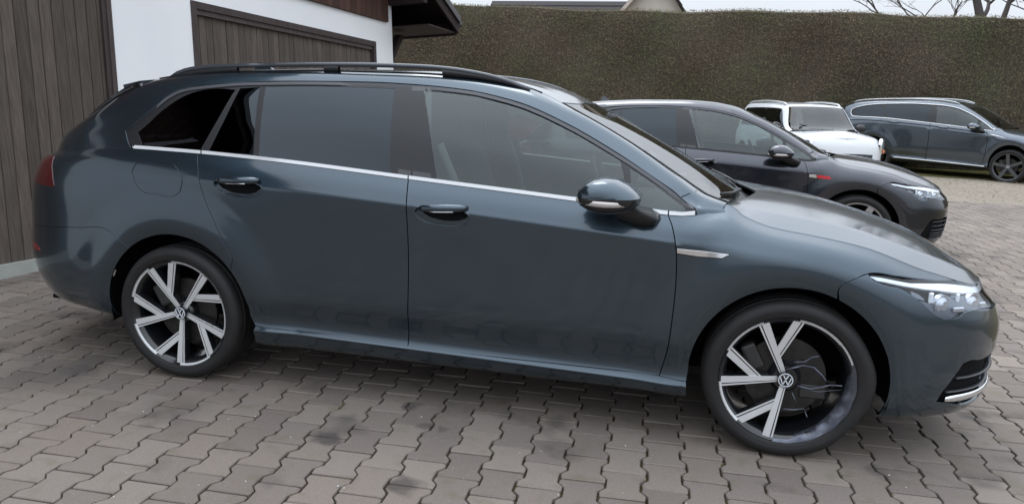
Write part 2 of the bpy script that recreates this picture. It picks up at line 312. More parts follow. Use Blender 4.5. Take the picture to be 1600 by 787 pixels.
POLY = {'front_door':[[-1.5591,8.0],[-1.2766,8.0],[-0.9308,8.0],[-0.7008,8.0],[-0.4924,8.0],[-0.4745,7.0678],[-0.4538,5.9512],[-0.4446,5.4964],[-0.4426,5.0356],[-0.4459,4.3946],[-0.4542,3.7326],[-0.4783,3.0879],[-0.6583,3.0637],[-0.9229,3.0324],[-1.2538,2.9656],[-1.5507,2.8877],[-1.5414,5.1094]],
'rear_door':[[-2.5563,8.0],[-2.2506,8.0],[-1.901,8.0],[-1.5591,8.0],[-1.5414,5.1094],[-1.5507,2.8877],[-1.8419,2.8957],[-2.1214,3.0037],[-2.2795,3.0336],[-2.3085,3.2888],[-2.3137,3.572],[-2.3243,3.8439],[-2.3402,4.0747],[-2.3611,4.2495],[-2.3869,4.4121],[-2.3676,4.6694],[-2.4084,5.0043],[-2.4574,5.3612],[-2.496,5.6507],[-2.5199,5.9339],[-2.5375,6.8641]],
'quarter':[[-4.2,5.0],[-3.9,5.03],[-3.5,5.05],[-3.2,5.1],[-3.02,5.08],[-2.909,4.6954],[-2.8688,4.8317],[-2.8254,4.9368],[-2.7794,5.0073],[-2.7318,5.0389],[-2.6832,5.0483],[-2.6347,5.0354],[-2.5869,5.0006],[-2.5406,4.9291],[-2.4968,4.8318],[-2.4561,4.7116],[-2.4193,4.5709],[-2.3869,4.4121],[-2.3676,4.6694],[-2.4084,5.0043],[-2.4574,5.3612],[-2.496,5.6507],[-2.5199,5.9339],[-2.5375,6.8641],[-2.5563,8.0],[-2.8,8.0],[-3.1,8.0],[-3.4,8.0],[-3.8,8.0],[-4.2,8.0]],
'rear_bumper':[[-4.2,0.0],[-4.2,5.0],[-3.9,5.03],[-3.5,5.05],[-3.2,5.1],[-3.02,5.08],[-2.909,4.6954],[-2.9446,4.5339],[-2.9752,4.3475],[-3.001,4.1387],[-3.0219,3.867],[-3.0379,3.5039],[-3.0493,3.1218],[-3.0573,2.1873],[-3.0595,1.0749],[-3.0619,0.0],[-3.045,0.0],[-3.5,0.0]],
'fender':[[-0.4924,8.0],[-0.42,8.0],[-0.36,8.0],[-0.27,8.0],[-0.15,8.0],[0.0,8.0],[0.2,8.0],[0.35,8.0],[0.46,8.0],[0.58,8.0],[0.64,7.98],[0.6,7.93],[0.5681,7.8056],[0.454,7.4166],[0.3483,6.9936],[0.2402,6.4138],[0.202,5.9967],[0.1699,5.8319],[0.1439,5.6657],[0.1425,5.3966],[0.0999,5.4537],[0.0544,5.4794],[0.008,5.4773],[-0.0385,5.4467],[-0.0843,5.3844],[-0.1289,5.2857],[-0.1713,5.1521],[-0.2111,5.008],[-0.2474,4.8377],[-0.2798,4.6412],[-0.3078,4.4223],[-0.3308,4.1843],[-0.3485,3.9373],[-0.3606,3.6994],[-0.367,3.4563],[-0.3675,3.2058],[-0.3722,3.0186],[-0.4783,3.0879],[-0.4542,3.7326],[-0.4459,4.3946],[-0.4426,5.0356],[-0.4446,5.4964],[-0.4538,5.9512],[-0.4745,7.0678]],
'sill':[[-2.2795,3.0336],[-2.1214,3.0037],[-1.8419,2.8957],[-1.5507,2.8877],[-1.2538,2.9656],[-0.9229,3.0324],[-0.6583,3.0637],[-0.4783,3.0879],[-0.3722,3.0186],[-0.365,0.0],[-1.0,0.0],[-2.0,0.0],[-2.3,0.0]],
'headlight':[[0.2422,6.368],[0.2604,6.0865],[0.3072,6.0922],[0.3582,6.2393],[0.3961,6.0509],[0.4331,5.8571],[0.4714,5.6408],[0.5031,5.5431],[0.5435,5.6051],[0.5916,5.8991],[0.6371,6.0163],[0.93,6.28],[0.97,6.6],[0.95,7.6],[0.8,7.93],[0.6936,8.0],[0.5694,7.8469],[0.454,7.4166],[0.3466,6.8692]],
'drl':[[0.2487,6.3259],[0.2747,6.202],[0.3621,6.5095],[0.4673,7.0109],[0.611,7.2805],[0.7052,7.4403],[0.82,7.45],[0.93,7.45],[0.93,7.85],[0.82,7.85],[0.6509,7.8559],[0.4772,7.3589],[0.3442,6.7032]],
'inlet':[[0.525,2.4065],[0.5476,3.1612],[0.591,3.8269],[0.6193,3.8999],[0.6649,3.8642],[0.78,3.95],[0.86,3.9],[0.93,3.6],[0.93,2.2],[0.86,2.0],[0.75,2.0],[0.68,1.95],[0.62,2.1],[0.5572,2.3206]],
'inlet_chrome':[[0.5436,2.7703],[0.556,3.1348],[0.9962,0.8921],[0.9431,1.7974],[0.753,2.9569],[0.7961,2.4153],[0.6827,2.6638],[0.9033,0.3361]],
'flap':[[-2.8227,7.1122],[-2.7356,7.1016],[-2.6629,7.0007],[-2.6378,6.6797],[-2.6088,5.9753],[-2.6227,5.7892],[-2.6547,5.7102],[-2.7426,5.7256],[-2.8205,5.7576],[-2.847,5.8378],[-2.8766,6.306],[-2.8596,6.8478]],
'tail_light':[[-3.41,7.45],[-3.39,7.2],[-3.355,6.3],[-3.31,5.75],[-3.42,5.78],[-3.5,5.8],[-3.6,5.8],[-3.75,5.8],[-3.9,5.85],[-3.95,6.2],[-3.95,7.1],[-3.9,7.35],[-3.75,7.4],[-3.6,7.45],[-3.5,7.45]],
'reflector':[[-3.43,4.36],[-3.46,4.5],[-3.55,4.54],[-3.7,4.56],[-3.7,4.3],[-3.55,4.3]],
'badge':[[-0.4483,5.9096],[-0.3482,5.9376],[-0.2564,5.9427],[-0.2807,5.8501],[-0.3701,5.8259],[-0.4471,5.8251]],
'badge_base':[[-0.4498,5.9281],[-0.3485,5.9566],[-0.2496,5.957],[-0.2804,5.8312],[-0.3698,5.807],[-0.448,5.8047]],
'cup_rear':[[-2.4518,5.9884],[-2.4289,6.1752],[-2.3799,6.3482],[-2.3234,6.368],[-2.279,6.3107],[-2.2403,6.1853],[-2.2172,6.0577],[-2.2207,5.9261],[-2.2385,5.8562],[-2.3194,5.8035],[-2.3989,5.8237],[-2.4417,5.8949]],
'cup_front':[[-1.5122,5.9281],[-1.4932,6.0601],[-1.4478,6.2407],[-1.3932,6.3043],[-1.3378,6.2374],[-1.2927,6.0579],[-1.2771,5.9342],[-1.289,5.8344],[-1.3242,5.762],[-1.3818,5.7415],[-1.4454,5.7472],[-1.4899,5.8035]],
'dlo':[[-2.9618,0.7475],[-2.8759,1.2131],[-2.8217,1.4991],[-2.7703,1.7507],[-2.7084,1.8941],[-2.5795,1.9462],[-2.343,2.0249],[-2.0545,1.9979],[-1.7527,2.1417],[-1.6306,2.0959],[-1.3935,2.019],[-1.1603,1.9663],[-0.9296,1.9482],[-0.7081,1.9032],[-0.4939,1.8954],[-0.3997,2.0813],[-0.3785,0.4147],[-0.3741,0.0],[-0.3956,0.0],[-0.4931,0.0185],[-0.9328,0.0269],[-1.2791,0.0262],[-1.5625,0.0165],[-1.9047,0.0159],[-2.2535,0.0139],[-2.5531,0.0044],[-2.8987,0.01],[-2.9266,0.2498]],
'glass_quarter':[[-2.892,0.6612],[-2.8461,0.1398],[-2.7476,0.1145],[-2.5487,0.1077],[-2.4982,1.0122],[-2.4539,1.7912],[-2.5368,1.8426],[-2.6145,1.8193],[-2.6943,1.6953],[-2.7926,1.3251]],
'glass_small':[[-2.5126,0.0537],[-2.2851,0.0519],[-2.3387,1.8669],[-2.4378,1.8356],[-2.4682,1.0462]],
'glass_rear':[[-2.2623,0.0576],[-1.9657,0.0577],[-1.6439,0.0686],[-1.694,1.9039],[-2.047,1.8857],[-2.3138,1.872]],
'glass_front':[[-1.5652,1.8933],[-1.4516,1.8917],[-1.3304,1.8879],[-1.2076,1.8891],[-1.0968,1.8673],[-0.9265,1.8415],[-0.759,1.7523],[-0.6916,1.708],[-0.6686,0.9937],[-0.6607,0.1828],[-0.8561,0.0974],[-1.1451,0.0762],[-1.4421,0.0652],[-1.4943,0.9196]],
'glass_tri':[[-0.6564,1.6309],[-0.5358,1.4997],[-0.4392,0.9334],[-0.4198,0.2912],[-0.5284,0.1865],[-0.6351,0.1288]],
'chrome_q':[[-2.8861,0.0656],[-2.713,0.0531],[-2.5519,0.052],[-2.5489,0.0],[-2.7094,0.0],[-2.89,0.0]],
'chrome_r':[[-2.5471,0.0521],[-2.2554,0.0634],[-1.9062,0.0622],[-1.5667,0.0617],[-1.5646,0.0],[-1.9037,0.0],[-2.2522,0.0],[-2.5439,0.0]],
'chrome_f':[[-1.561,0.0624],[-1.2802,0.0713],[-0.934,0.0985],[-0.7033,0.1455],[-0.4964,0.1935],[-0.4951,0.0],[-0.7017,0.0],[-0.9323,0.0],[-1.2784,0.0],[-1.559,0.0]],
'chrome_p':[[-0.494,0.1961],[-0.4318,0.2277],[-0.3993,0.2149],[-0.3933,0.0],[-0.4007,0.0],[-0.4305,0.0],[-0.4926,0.0]],
'seam':[[-0.449,2.0255],[-0.4272,2.6047],[-0.4161,3.4264]],
'arcb':[[0.1482,5.3861],[0.1869,5.2925],[0.2223,5.1635],[0.2538,4.9966],[0.2813,4.7556],[0.3045,4.4707],[0.3235,4.1418],[0.3379,3.8084],[0.3476,3.48],[0.3531,3.1429],[0.3549,2.5968],[0.3527,1.871],[0.3507,0.8408]]}
# ------------------------------------------------------------------ trimmed-surface panels
CHL = [.06, .06, .045, .17, .20, .26, .085, .085]; CHU = [.17, .18, .055, .05, .28, .28]
def met(ch):
    c = np.concatenate([[0], np.cumsum(ch)])
    return lambda v: np.interp(v, range(len(c)), c), lambda s: np.interp(s, c, range(len(c)))
METL, METU, METH = met(CHL), met(CHU), met([.17, .25, .25])
def smooth_poly(P, step, closed=True, corner=38):
    P = np.asarray(P, float); n = len(P); out = []
    d = lambda a, b: np.hypot(*(b-a))
    ang = []
    for i in range(n):
        a = P[i]-P[i-1]; b = P[(i+1) % n]-P[i]; ang.append(abs(math.degrees(math.atan2(a[0]*b[1]-a[1]*b[0], a@b))))
    T = np.zeros_like(P)
    for i in range(n):
        a = P[i]-P[i-1]; b = P[(i+1) % n]-P[i]; la, lb = np.hypot(*a)+1e-9, np.hypot(*b)+1e-9
        T[i] = (a/la*lb+b/lb*la)/(la+lb)
    for i in range(n):
        j = (i+1) % n; L = d(P[i], P[j]); k = max(1, int(round(L/step)))
        ch = (P[j]-P[i])/(L+1e-9)
        t0 = T[i] if ang[i] < corner else ch; t1 = T[j] if ang[j] < corner else ch
        for q in range(k):
            t = q/k; out.append((1+2*t)*(1-t)**2*P[i]+t*(1-t)**2*L*t0+t*t*(3-2*t)*P[j]+t*t*(t-1)*L*t1)
    return np.array(out)
def inside(Q, P):
    x, y = Q[:, 0][:, None], Q[:, 1][:, None]; a = P; b = np.roll(P, -1, 0)
    c = ((a[:, 1] > y) != (b[:, 1] > y)) & (x < (b[:, 0]-a[:, 0])*(y-a[:, 1])/(b[:, 1]-a[:, 1]+1e-12)+a[:, 0])
    return c.sum(1) % 2 == 1
def distp(Q, P):
    a = P; b = np.roll(P, -1, 0); ab = b-a; L = (ab**2).sum(1)+1e-12
    t = np.clip(((Q[:, None]-a)*ab).sum(2)/L, 0, 1); return np.sqrt(((Q[:, None]-(a+t[..., None]*ab))**2).sum(2)).min(1)
def nrm(F, u, v, e=4e-4):
    a = F(u+e, v)-F(u-e, v); b = F(u, v+e*4)-F(u, v-e*4)
    n = np.cross(a, b); n /= np.linalg.norm(n, axis=-1, keepdims=True)+1e-12
    return n
CENT = np.array([-1.3, 0, .55])
def patch(F, MT, poly, holes=(), off=0., depth=.012, gap=.0022, h=.03, cen=None, extra=None, relief=None, sm=True, rim=True, corner=38):
    """mesh a region of surface F. cen(u,v)->bool marks points on the symmetry line. returns V,Nn,F,rimflag"""
    f2, b2 = MT
    loops = []
    for li, p in enumerate([poly]+list(holes)):
        q = np.array([[a, float(f2(b))] for a, b in p]); q = smooth_poly(q, h*.6, corner=corner) if sm else q
        A = .5*np.sum(q[:, 0]*np.roll(q[:, 1], -1)-np.roll(q[:, 0], -1)*q[:, 1])
        if A < 0: q = q[::-1]
        t = np.roll(q, -1, 0)-np.roll(q, 1, 0); t /= np.hypot(t[:, 0], t[:, 1])[:, None]+1e-12
        nin = np.stack([-t[:, 1], t[:, 0]], 1)*(1 if li == 0 else -1)
        c = cen(q[:, 0], b2(q[:, 1])) if cen else np.zeros(len(q), bool)
        q = q+nin*np.where(c, 0, gap)[:, None]
        loops.append((q, c))
    allq = np.concatenate([l[0] for l in loops]); o = loops[0][0]
    gx = np.arange(o[:, 0].min(), o[:, 0].max(), h); gy = np.arange(o[:, 1].min()+h*.3, o[:, 1].max(), h)
    if extra: gy = np.unique(np.concatenate([gy[[min(abs(g-float(f2(e))) for e in extra) > h*.35 for g in gy]], [float(f2(e)) for e in extra]]))
    G = np.array([(a, b) for b in gy for a in gx]) if len(gx) and len(gy) else np.zeros((0, 2))
    if len(G):
        k = inside(G, o) & (distp(G, o) > h*.4)
        for q, c in loops[1:]: k &= ~inside(G, q) & (distp(G, q) > h*.4)
        G = G[k]
    pts = np.concatenate([allq, G]) if len(G) else allq
    edges = []; st = 0
    for q, c in loops: edges += [(st+i, st+(i+1) % len(q)) for i in range(len(q))]; st += len(q)
    vo, eo, fo, ov, oe, of = delaunay_2d_cdt([Vector(p) for p in pts], edges, [], 0, 1e-6)
    vo = np.array([tuple(v) for v in vo]); fo = np.array([f for f in fo if len(f) == 3])
    cc = vo[fo].mean(1); k = inside(cc, o)
    for q, c in loops[1:]: k &= ~inside(cc, q)
    fo = fo[k]
    u, v = vo[:, 0], b2(vo[:, 1])
    P = F(u, v); N = nrm(F, u, v)
    flip = ((P-CENT)*N).sum(1); sgn = -1 if np.median(flip) < 0 else 1
    N = N*sgn
    fo_n = np.cross(P[fo[:, 1]]-P[fo[:, 0]], P[fo[:, 2]]-P[fo[:, 0]]); g = (fo_n*N[fo[:, 0]]).sum(1)
    fo = np.where((g < 0)[:, None], fo[:, ::-1], fo)
    P = P+N*off
    if relief is not None:
        d = relief(P, u, v); P = P+N*d[:, None]
    V = [p for p in P]; NN = [n for n in N]; FF = [tuple(f) for f in fo]
    if rim:
        inv = {}
        for newi, olds in enumerate(ov):
            for q in olds: inv[q] = newi
        st = 0
        for li, (q, c) in enumerate(loops):
            idx = [inv[st+i] for i in range(len(q))]; st += len(q); n = len(idx)
            T = P[np.roll(idx, -1)]-P[np.roll(idx, 1)]; T /= np.linalg.norm(T, axis=1)[:, None]+1e-12
            Nb = N[idx]; O = np.cross(T, Nb); 
            # outward must point away from the panel: test with the domain normal
            e = .004; t2 = np.roll(q, -1, 0)-np.roll(q, 1, 0); t2 /= np.hypot(t2[:, 0], t2[:, 1])[:, None]+1e-12
            no = np.stack([t2[:, 1], -t2[:, 0]], 1)*(1 if li == 0 else -1); qo = q+no*e
            Po = F(qo[:, 0], b2(qo[:, 1])); s = np.sign(((Po-F(q[:, 0], b2(q[:, 1])))*O).sum(1)); s[s == 0] = 1; O = O*s[:, None]
            b = len(V)
            r1 = P[idx]+O*.0009-Nb*.0016; r2 = P[idx]+O*.0009-Nb*depth
            V += list(r1)+list(r2); n1 = Nb*.35+O; n1 /= np.linalg.norm(n1, axis=1)[:, None]; NN += list(n1)+list(O)
            flipr = None
            for i in range(n):
                j = (i+1) % n
                if c[i] and c[j]: continue
                A, B, C1, D = idx[i], idx[j], b+j, b+i
                quad = (A, D, C1, B); fn = np.cross(V[D]-V[A], V[C1]-V[A])
                if (fn*NN[D]).sum() < 0: quad = quad[::-1]
                FF.append(quad)
                quad = (b+i, b+n+i, b+n+j, b+j); fn = np.cross(V[b+n+i]-V[b+i], V[b+n+j]-V[b+i])
                if (fn*O[i]).sum() < 0: quad = quad[::-1]
                FF.append(quad)
    return np.array(V), np.array(NN), FF
def mirror_half(V, N, F, tol=2e-3):
    V = V.copy(); N = N.copy(); on = np.abs(V[:, 1]) < tol; V[on, 1] = 0; N[on, 1] = 0
    n = len(V); mp = np.arange(n)+n; keep = ~on; mp = np.where(on, np.arange(n), n+np.cumsum(keep)-1)
    V2 = np.concatenate([V, V[keep]*[1, -1, 1]]); N2 = np.concatenate([N, N[keep]*[1, -1, 1]])
    F2 = list(F)+[tuple(int(mp[i]) for i in f[::-1]) for f in F]
    return V2, N2, F2
FLIP = np.array([1, -1, 1])
class Car:
    """a car built from two trimmed surfaces; warp() bends the whole body into another body style"""
    def __init__(s, root, lo, up, warp=None):
        s.root = root; s.w = warp or (lambda P: P)
        s.L = lambda u, v: s.w(lo(u, v)); s.U = lambda u, v: s.w(up(u, v))
    def side(s, name, S, poly, m, parent=None, both=True, **k):
        F, MT = (s.L, METL) if S == 'L' else (s.U, METU) if S == 'U' else S
        V, N, FF = patch(F, MT, poly, **k)
        r = ob(name, V, FF, m, parent or s.root, normals=N); l = None
        if both: l = ob(name, V*FLIP, [f[::-1] for f in FF], m, (both if isinstance(both, bpy.types.Object) else parent or s.root), normals=N*FLIP)
        return r, l
    def mid(s, name, S, poly, m, cen, parent=None, **k):
        F, MT = (s.L, METL) if S == 'L' else (s.U, METU) if S == 'U' else S
        V, N, FF = patch(F, MT, poly, cen=cen, **k); V, N, FF = mirror_half(V, N, FF)
        return ob(name, V, FF, m, parent or s.root, normals=N)
    def pair(s, name, V, F, m, parent=None, both=True, **k):
        V = np.array([tuple(v) for v in V]); 
        r = ob(name, s.w(V), F, m, parent or s.root, **k)
        l = ob(name, s.w(V*FLIP), [f[::-1] for f in F], m, (both if isinstance(both, bpy.types.Object) else parent or s.root), **k) if both else None
        return r, l
    def one(s, name, V, F, m, parent=None, **k):
        return ob(name, s.w(np.array([tuple(v) for v in V])), F, m, parent or s.root, **k)
# ------------------------------------------------------------------ wheels
def strip(P0, P1, s0, s1, R, y0, y1, th, k=1.0):
    """a spoke strip from P0 towards P1 (x,z), lateral band s0..s1 at the rim (times k at the hub), ending on radius R"""
    P0, P1 = np.array(P0), np.array(P1); d = P1-P0; d /= np.hypot(*d); q = np.array([-d[1], d[0]])
    def end(s):
        a = P0+q*s; b = a@d; c = a@a-R*R; return a+d*(-b+math.sqrt(max(b*b-c, 0)))
    A, B = P0+q*s0*k, P0+q*s1*k; D, E_ = end(s0), end(s1)
    V = []
    for yy in (0, th):
        for p, y in ((A, y0), (B, y0), (E_, y1), (D, y1)): V.append((p[0], y+yy, p[1]))
    return V, [(0, 3, 2, 1), (4, 5, 6, 7), (0, 1, 5, 4), (1, 2, 6, 5), (2, 3, 7, 6), (3, 0, 4, 7)]
def ringseg(r0, r1, a0, a1, y0, y1, n=16):
    V = []; F = []
    for i in range(n+1):
        a = math.radians(a0+(a1-a0)*i/n); c, s = math.cos(a), math.sin(a)
        V += [(r0*c, y0, r0*s), (r1*c, y1, r1*s), (r1*c, y1+.006, r1*s), (r0*c, y0+.006, r0*s)]
    for i in range(n):
        b = i*4
        for k in range(4): l = (k+1) % 4; F.append((b+k, b+l, b+4+l, b+4+k))
    return V, F
def make_wheel(root, loc, side=1, hurt=False, style='vee', phase=125, R=.318, rot=0, rimmat='alu', scale=1):
    """parts: tyre, rim, spoke, rim_lip, centre_cap, brake_disc. Local: the outside faces -y"""
    w = empty('wheel', loc, (0, 0, rot + (0 if side > 0 else math.pi))); w.parent = root; w.scale = (scale,)*3
    prof = [(.236, .085), (.250, .103), (.268, .112), (.290, .111), (.304, .103), (.312, .09), (.3155, .075), (.3165, .062), (.312, .060), (.312, .054), (.3175, .052), (.318, .022), (.3125, .020), (.3125, .013), (.318, .011),
            (.318, -.011), (.3125, -.013), (.3125, -.020), (.318, -.022), (.3175, -.052), (.312, -.054), (.312, -.060), (.3165, -.062), (.3155, -.075), (.312, -.09), (.304, -.103), (.290, -.111), (.276, -.1125), (.274, -.1115), (.262, -.1105), (.256, -.107), (.252, -.100), (.238, -.094)]
    V, F = lathe(prof, 72); V = np.array(V)
    r = np.hypot(V[:, 0], V[:, 2]); low = V[:, 2] < -.3165; V[low, 2] = -.3165       # flat spot on the ground
    if hurt:   # the collapsed side
        d = np.array([math.cos(rad(-36)), math.sin(rad(-36))]); t = V[:, 0]*d[0]+V[:, 2]*d[1]; ex = np.clip(t-.292, 0, 1)
        V[:, 0] -= d[0]*ex*.75; V[:, 2] -= d[1]*ex*.75; V[:, 1] -= ex*.5
        d = np.array([math.cos(rad(2)), math.sin(rad(2))]); t = V[:, 0]*d[0]+V[:, 2]*d[1]; g = np.clip((t-.25)/.07, 0, 1)*np.exp(-((np.degrees(np.arctan2(V[:, 2], V[:, 0]))-6)/22)**2); V[:, 0] += g*.012
        V[:, 2] = np.maximum(V[:, 2], -.3165)
    ob('tyre', V, F, 'rubber', w, angle=50)
    V, F = lathe([(.238, -.094), (.243, -.098), (.249, -.103), (.2515, -.101), (.2505, -.096), (.245, -.090), (.236, -.082), (.232, -.05), (.225, .02), (.228, .08), (.24, .09), (.238, .094), (.225, .09), (.218, .02), (.222, -.06), (.228, -.085)], 72, closed=True)
    rim = ob('rim', V, F, 'wheelblack', w, angle=40)
    if style == 'vee':
        mains = [phase-72*i for i in range(5)]
        if hurt: mains = [115, 187, 259]
        for k, th in enumerate(mains):
            c = lambda a, r: (r*math.cos(rad(a)), r*math.sin(rad(a)))
            P0, P1 = c(th, .030), c(th, .246); Q0, Q1 = c(th, .098), c(th-31, .246)
            parts = [strip(P0, P1, -.0225, .0225, .2455, -.071, -.088, .032, .55), strip(Q0, Q1, -.0215, .0215, .2455, -.075, -.088, .03, .8)]
            V, F = join(parts); sp = ob('spoke', V, F, 'wheelblack', w, smooth=False)
            f = [strip(P0, P1, -.0205, .0085, .248, -.0735, -.0975, .003, .55), strip(P0, P1, .0135, .0205, .248, -.0735, -.0975, .003, .55),
                 strip(Q0, Q1, -.0195, -.0125, .248, -.0768, -.0975, .003, .8), strip(Q0, Q1, -.0075, .0195, .248, -.0768, -.0975, .003, .8)]
            V, F = join(f); ob('spoke_face', V, F, rimmat, w, smooth=False)
            if not hurt or k < 3:
                V, F = ringseg(.2405, .2505, th-31, th-72, -.0985, -.1035); ob('rim_lip', V, F, rimmat, w, smooth=False)
        if hurt:
            V, F = ringseg(.2425, .2500, 84, 5, -.0995, -.1035, 24); ob('rim_lip', V, F, rimmat, w, smooth=False)
            V = []; F = []; n = 30                                     # the buckled rim flange
            for i in range(n+1):
                t = i/n; a = math.radians(22-118*t); wd = .006+.022*math.sin(math.pi*t**.8)**1.2; bk = .006*math.sin(t*37)*math.sin(math.pi*t)
                for rr, yy in ((.252+bk*.4, -.105), (.246-wd*.35+bk, -.101-bk), (.243-wd+bk, -.085+bk), (.240-wd, -.07)): V.append((rr*math.cos(a), yy, rr*math.sin(a)))
            for i in range(n):
                for k in range(3): F.append((i*4+k, i*4+k+1, i*4+5+k, i*4+4+k))
            ob('buckled_flange', V, F, M['flange'], w)
            for path, r_ in (([(.045, -.02), (.09, -.024), (.125, -.020), (.165, -.008), (.205, .0)], .0075), ([(.0, .040), (.025, .055), (.055, .063), (.10, .056), (.128, .035), (.147, .012)], .0085),
                             ([(.02, .073), (.06, .082), (.085, .098), (.118, .104)], .006), ([(.0, -.122), (.04, -.116), (.08, -.112), (.088, -.128), (.094, -.142)], .0055), ([(.05, -.028), (.12, -.032), (.17, -.026), (.21, -.022)], .003), ([(.03, -.05), (.045, -.08), (.05, -.11)], .004)):
                pts = [(x, -.078-.012*math.sin(i*1.7), z) for i, (x, z) in enumerate(path)]
                sm = [tuple(Vector(pts[i]).lerp(Vector(pts[i+1]), t)) for i in range(len(pts)-1) for t in (0, .33, .66)]+[pts[-1]]
                V, F = tube(sm, [(r_*(1-.6*i/len(sm)), r_*.5) for i in range(len(sm))], 6); ob('broken_spoke', V, F, M['flange'], w)
            bm = bmesh.new(); box(bm, (.11, -.03, -.055), (.10, .02, .055), bev=.006); bmob('brake_caliper', bm, 'caliper', w)
    else:
        for k in range(5):
            th = phase-72*k; c = lambda a, r: (r*math.cos(rad(a)), r*math.sin(rad(a)))
            V, F = join([strip(c(th, .02), c(th+8, .246), -.028, .028, .247, -.078, -.098, .03)]); ob('spoke', V, F, rimmat, w, smooth=False)
        V, F = ringseg(.238, .2505, 0, 360, -.099, -.1035, 60); ob('rim_lip', V, F, rimmat, w, smooth=False)
    V, F = lathe([(.001, -.070), (.045, -.070), (.05, -.064), (.06, -.05), (.065, -.02), (.065, .03)], 36); ob('hub', V, F, 'wheelblack', w, angle=40)
    V, F = lathe([(.0005, -.088), (.024, -.087), (.0275, -.085), (.0275, -.088), (.0305, -.088), (.031, -.084), (.031, -.07)], 36); cap = ob('centre_cap', V, F, 'gloss', w, angle=35)
    # cap ring and letters, flat bars
    def bar(a, b, wd, y=-.0895):
        a, b = np.array(a), np.array(b); d = (b-a)/np.hypot(*(b-a)); q = np.array([-d[1], d[0]])*wd/2
        return [(p[0], yy, p[1]) for yy in (y, y+.003) for p in (a+q, b+q, b-q, a-q)], [(0, 1, 2, 3), (7, 6, 5, 4), (0, 4, 5, 1), (1, 5, 6, 2), (2, 6, 7, 3), (3, 7, 4, 0)]
    s = .0235
    L_ = [bar((-.40*s, .82*s), (-.02*s, .12*s), .0032), bar((.40*s, .82*s), (.02*s, .12*s), .0032),
          bar((-.86*s, .42*s), (-.42*s, -.80*s), .0032), bar((-.42*s, -.80*s), (-.02*s, .0*s), .0032), bar((.86*s, .42*s), (.42*s, -.80*s), .0032), bar((.42*s, -.80*s), (.02*s, .0*s), .0032), ringseg(.0245, .0275, 0, 360, -.0895, -.0895, 36)]
    V, F = join(L_); V = [(x if side > 0 else -x, y, z) for x, y, z in V]; ob('emblem', V, F, 'drl', w, smooth=False)
    V, F = lathe([(.06, -.03), (.155, -.03), (.155, -.012), (.06, -.012)], 48, closed=True); ob('brake_disc', V, F, 'disc', w, angle=30)
    bm = bmesh.new(); box(bm, (-.125, -.02, .065), (.06, .06, .11), Matrix.Rotation(-.5, 3, 'Y'), bev=.012, seg=2); bmob('caliper', bm, 'caliper', w)
    return w
M['flange'] = mat('scraped_flange', (.15, .16, .19), .3, .7, noise=(22, .4, (.07, .075, .10)), bump=(60, .1, .001))
# ------------------------------------------------------------------ shared car pieces
UE = .10+.76*math.pi/2; UT = -2.95-.80*math.pi/2
def loftY(rings):
    """rings: list of equal-length (x,y,z) loops"""
    n = len(rings[0]); V = [p for r in rings for p in r]; F = []
    for i in range(len(rings)-1):
        for k in range(n):
            l = (k+1) % n; F.append((i*n+k, i*n+l, (i+1)*n+l, (i+1)*n+k))
    F.append(tuple(range(n))[::-1]); F.append(tuple(range((len(rings)-1)*n, len(rings)*n)))
    return V, F
def mirror_parts(car, body, door_r, door_l):
    prof_cap = [(-0.828, 1.000), (-0.824, 1.022), (-0.8, 1.050), (-0.765, 1.066), (-0.725, 1.072), (-0.68, 1.066), (-0.64, 1.046), (-0.605, 1.018), (-0.593, 1.003), (-0.62, 1.000), (-0.7, 1.003), (-0.78, 1.004)]
    prof_low = [(-0.826, .999), (-0.78, 1.0025), (-0.7, 1.0015), (-0.62, .9985), (-0.594, 1.0015), (-0.6, .975), (-0.63, .952), (-0.68, .940), (-0.73, .938), (-0.78, .948), (-0.812, .965), (-0.824, .983)]
    def rings(pr, zc=1.0):
        out = []
        for y, s, dx in ((-.885, .60, .035), (-.90, .84, .02), (-.93, .95, .008), (-.97, 1.0, 0), (-1.01, .99, 0), (-1.045, .93, -.004), (-1.068, .82, -.008), (-1.082, .66, -.013), (-1.090, .48, -.017), (-1.094, .28, -.02), (-1.0955, .1, -.02)):
            cx = -.71
            out.append([(cx+(x-cx)*s+dx, y, zc+(z-zc)*s) for x, z in pr])
        return out
    hs = []
    V, F = loftY(rings(prof_low)); r, l = car.pair('mirror_housing', V, F, 'housing', door_r, both=door_l, angle=50)
    V, F = loftY(rings(prof_cap)); car.pair('mirror_cap', V, F, body, door_r, both=door_l, angle=60)
    # signal strip follows the outer curve just below the cap
    V = []; F = []; n = 18
    for i in range(n+1):
        t = i/n; x = -.826+.200*t; q = max(0, 1-((x+.722)/.112)**2); y = -1.0-.0965*q**.42; hgt = .0075+.003*math.sin(math.pi*t); z = .996-.003*t
        V += [(x, y+.004, z), (x, y-.002, z-.002), (x, y-.002, z-2*hgt), (x, y+.008, z-2*hgt-.002)]
    for i in range(n):
        for k in range(4): l = (k+1) % 4; F.append((i*4+k, i*4+l, i*4+4+l, i*4+4+k))
    car.pair('indicator_strip', V, F, 'sig', door_r, both=door_l)
    # foot
    pr = lambda y, s: [(x-.045, y, z) for x, z in [(-.66+s*.02, .955), (-.60, .962), (-.53, .950), (-.50, .935), (-.487, .912), (-.50, .893), (-.535, .885), (-.58, .893), (-.63, .912), (-.66, .935)]]
    V, F = loftY([[( -.65+(x+.62)*.8, -.945, .945+(z-.93)*.5) for x, _, z in pr(0, 0)], [(x, -.915, z) for x, _, z in pr(0, 0)], [(x+.008, -.875, z-.003) for x, _, z in pr(0, 0)], [(x+.02, -.835, z-.004) for x, _, z in pr(0, 0)]])
    car.pair('mirror_foot', V, F, 'black', door_r, both=door_l, angle=60)
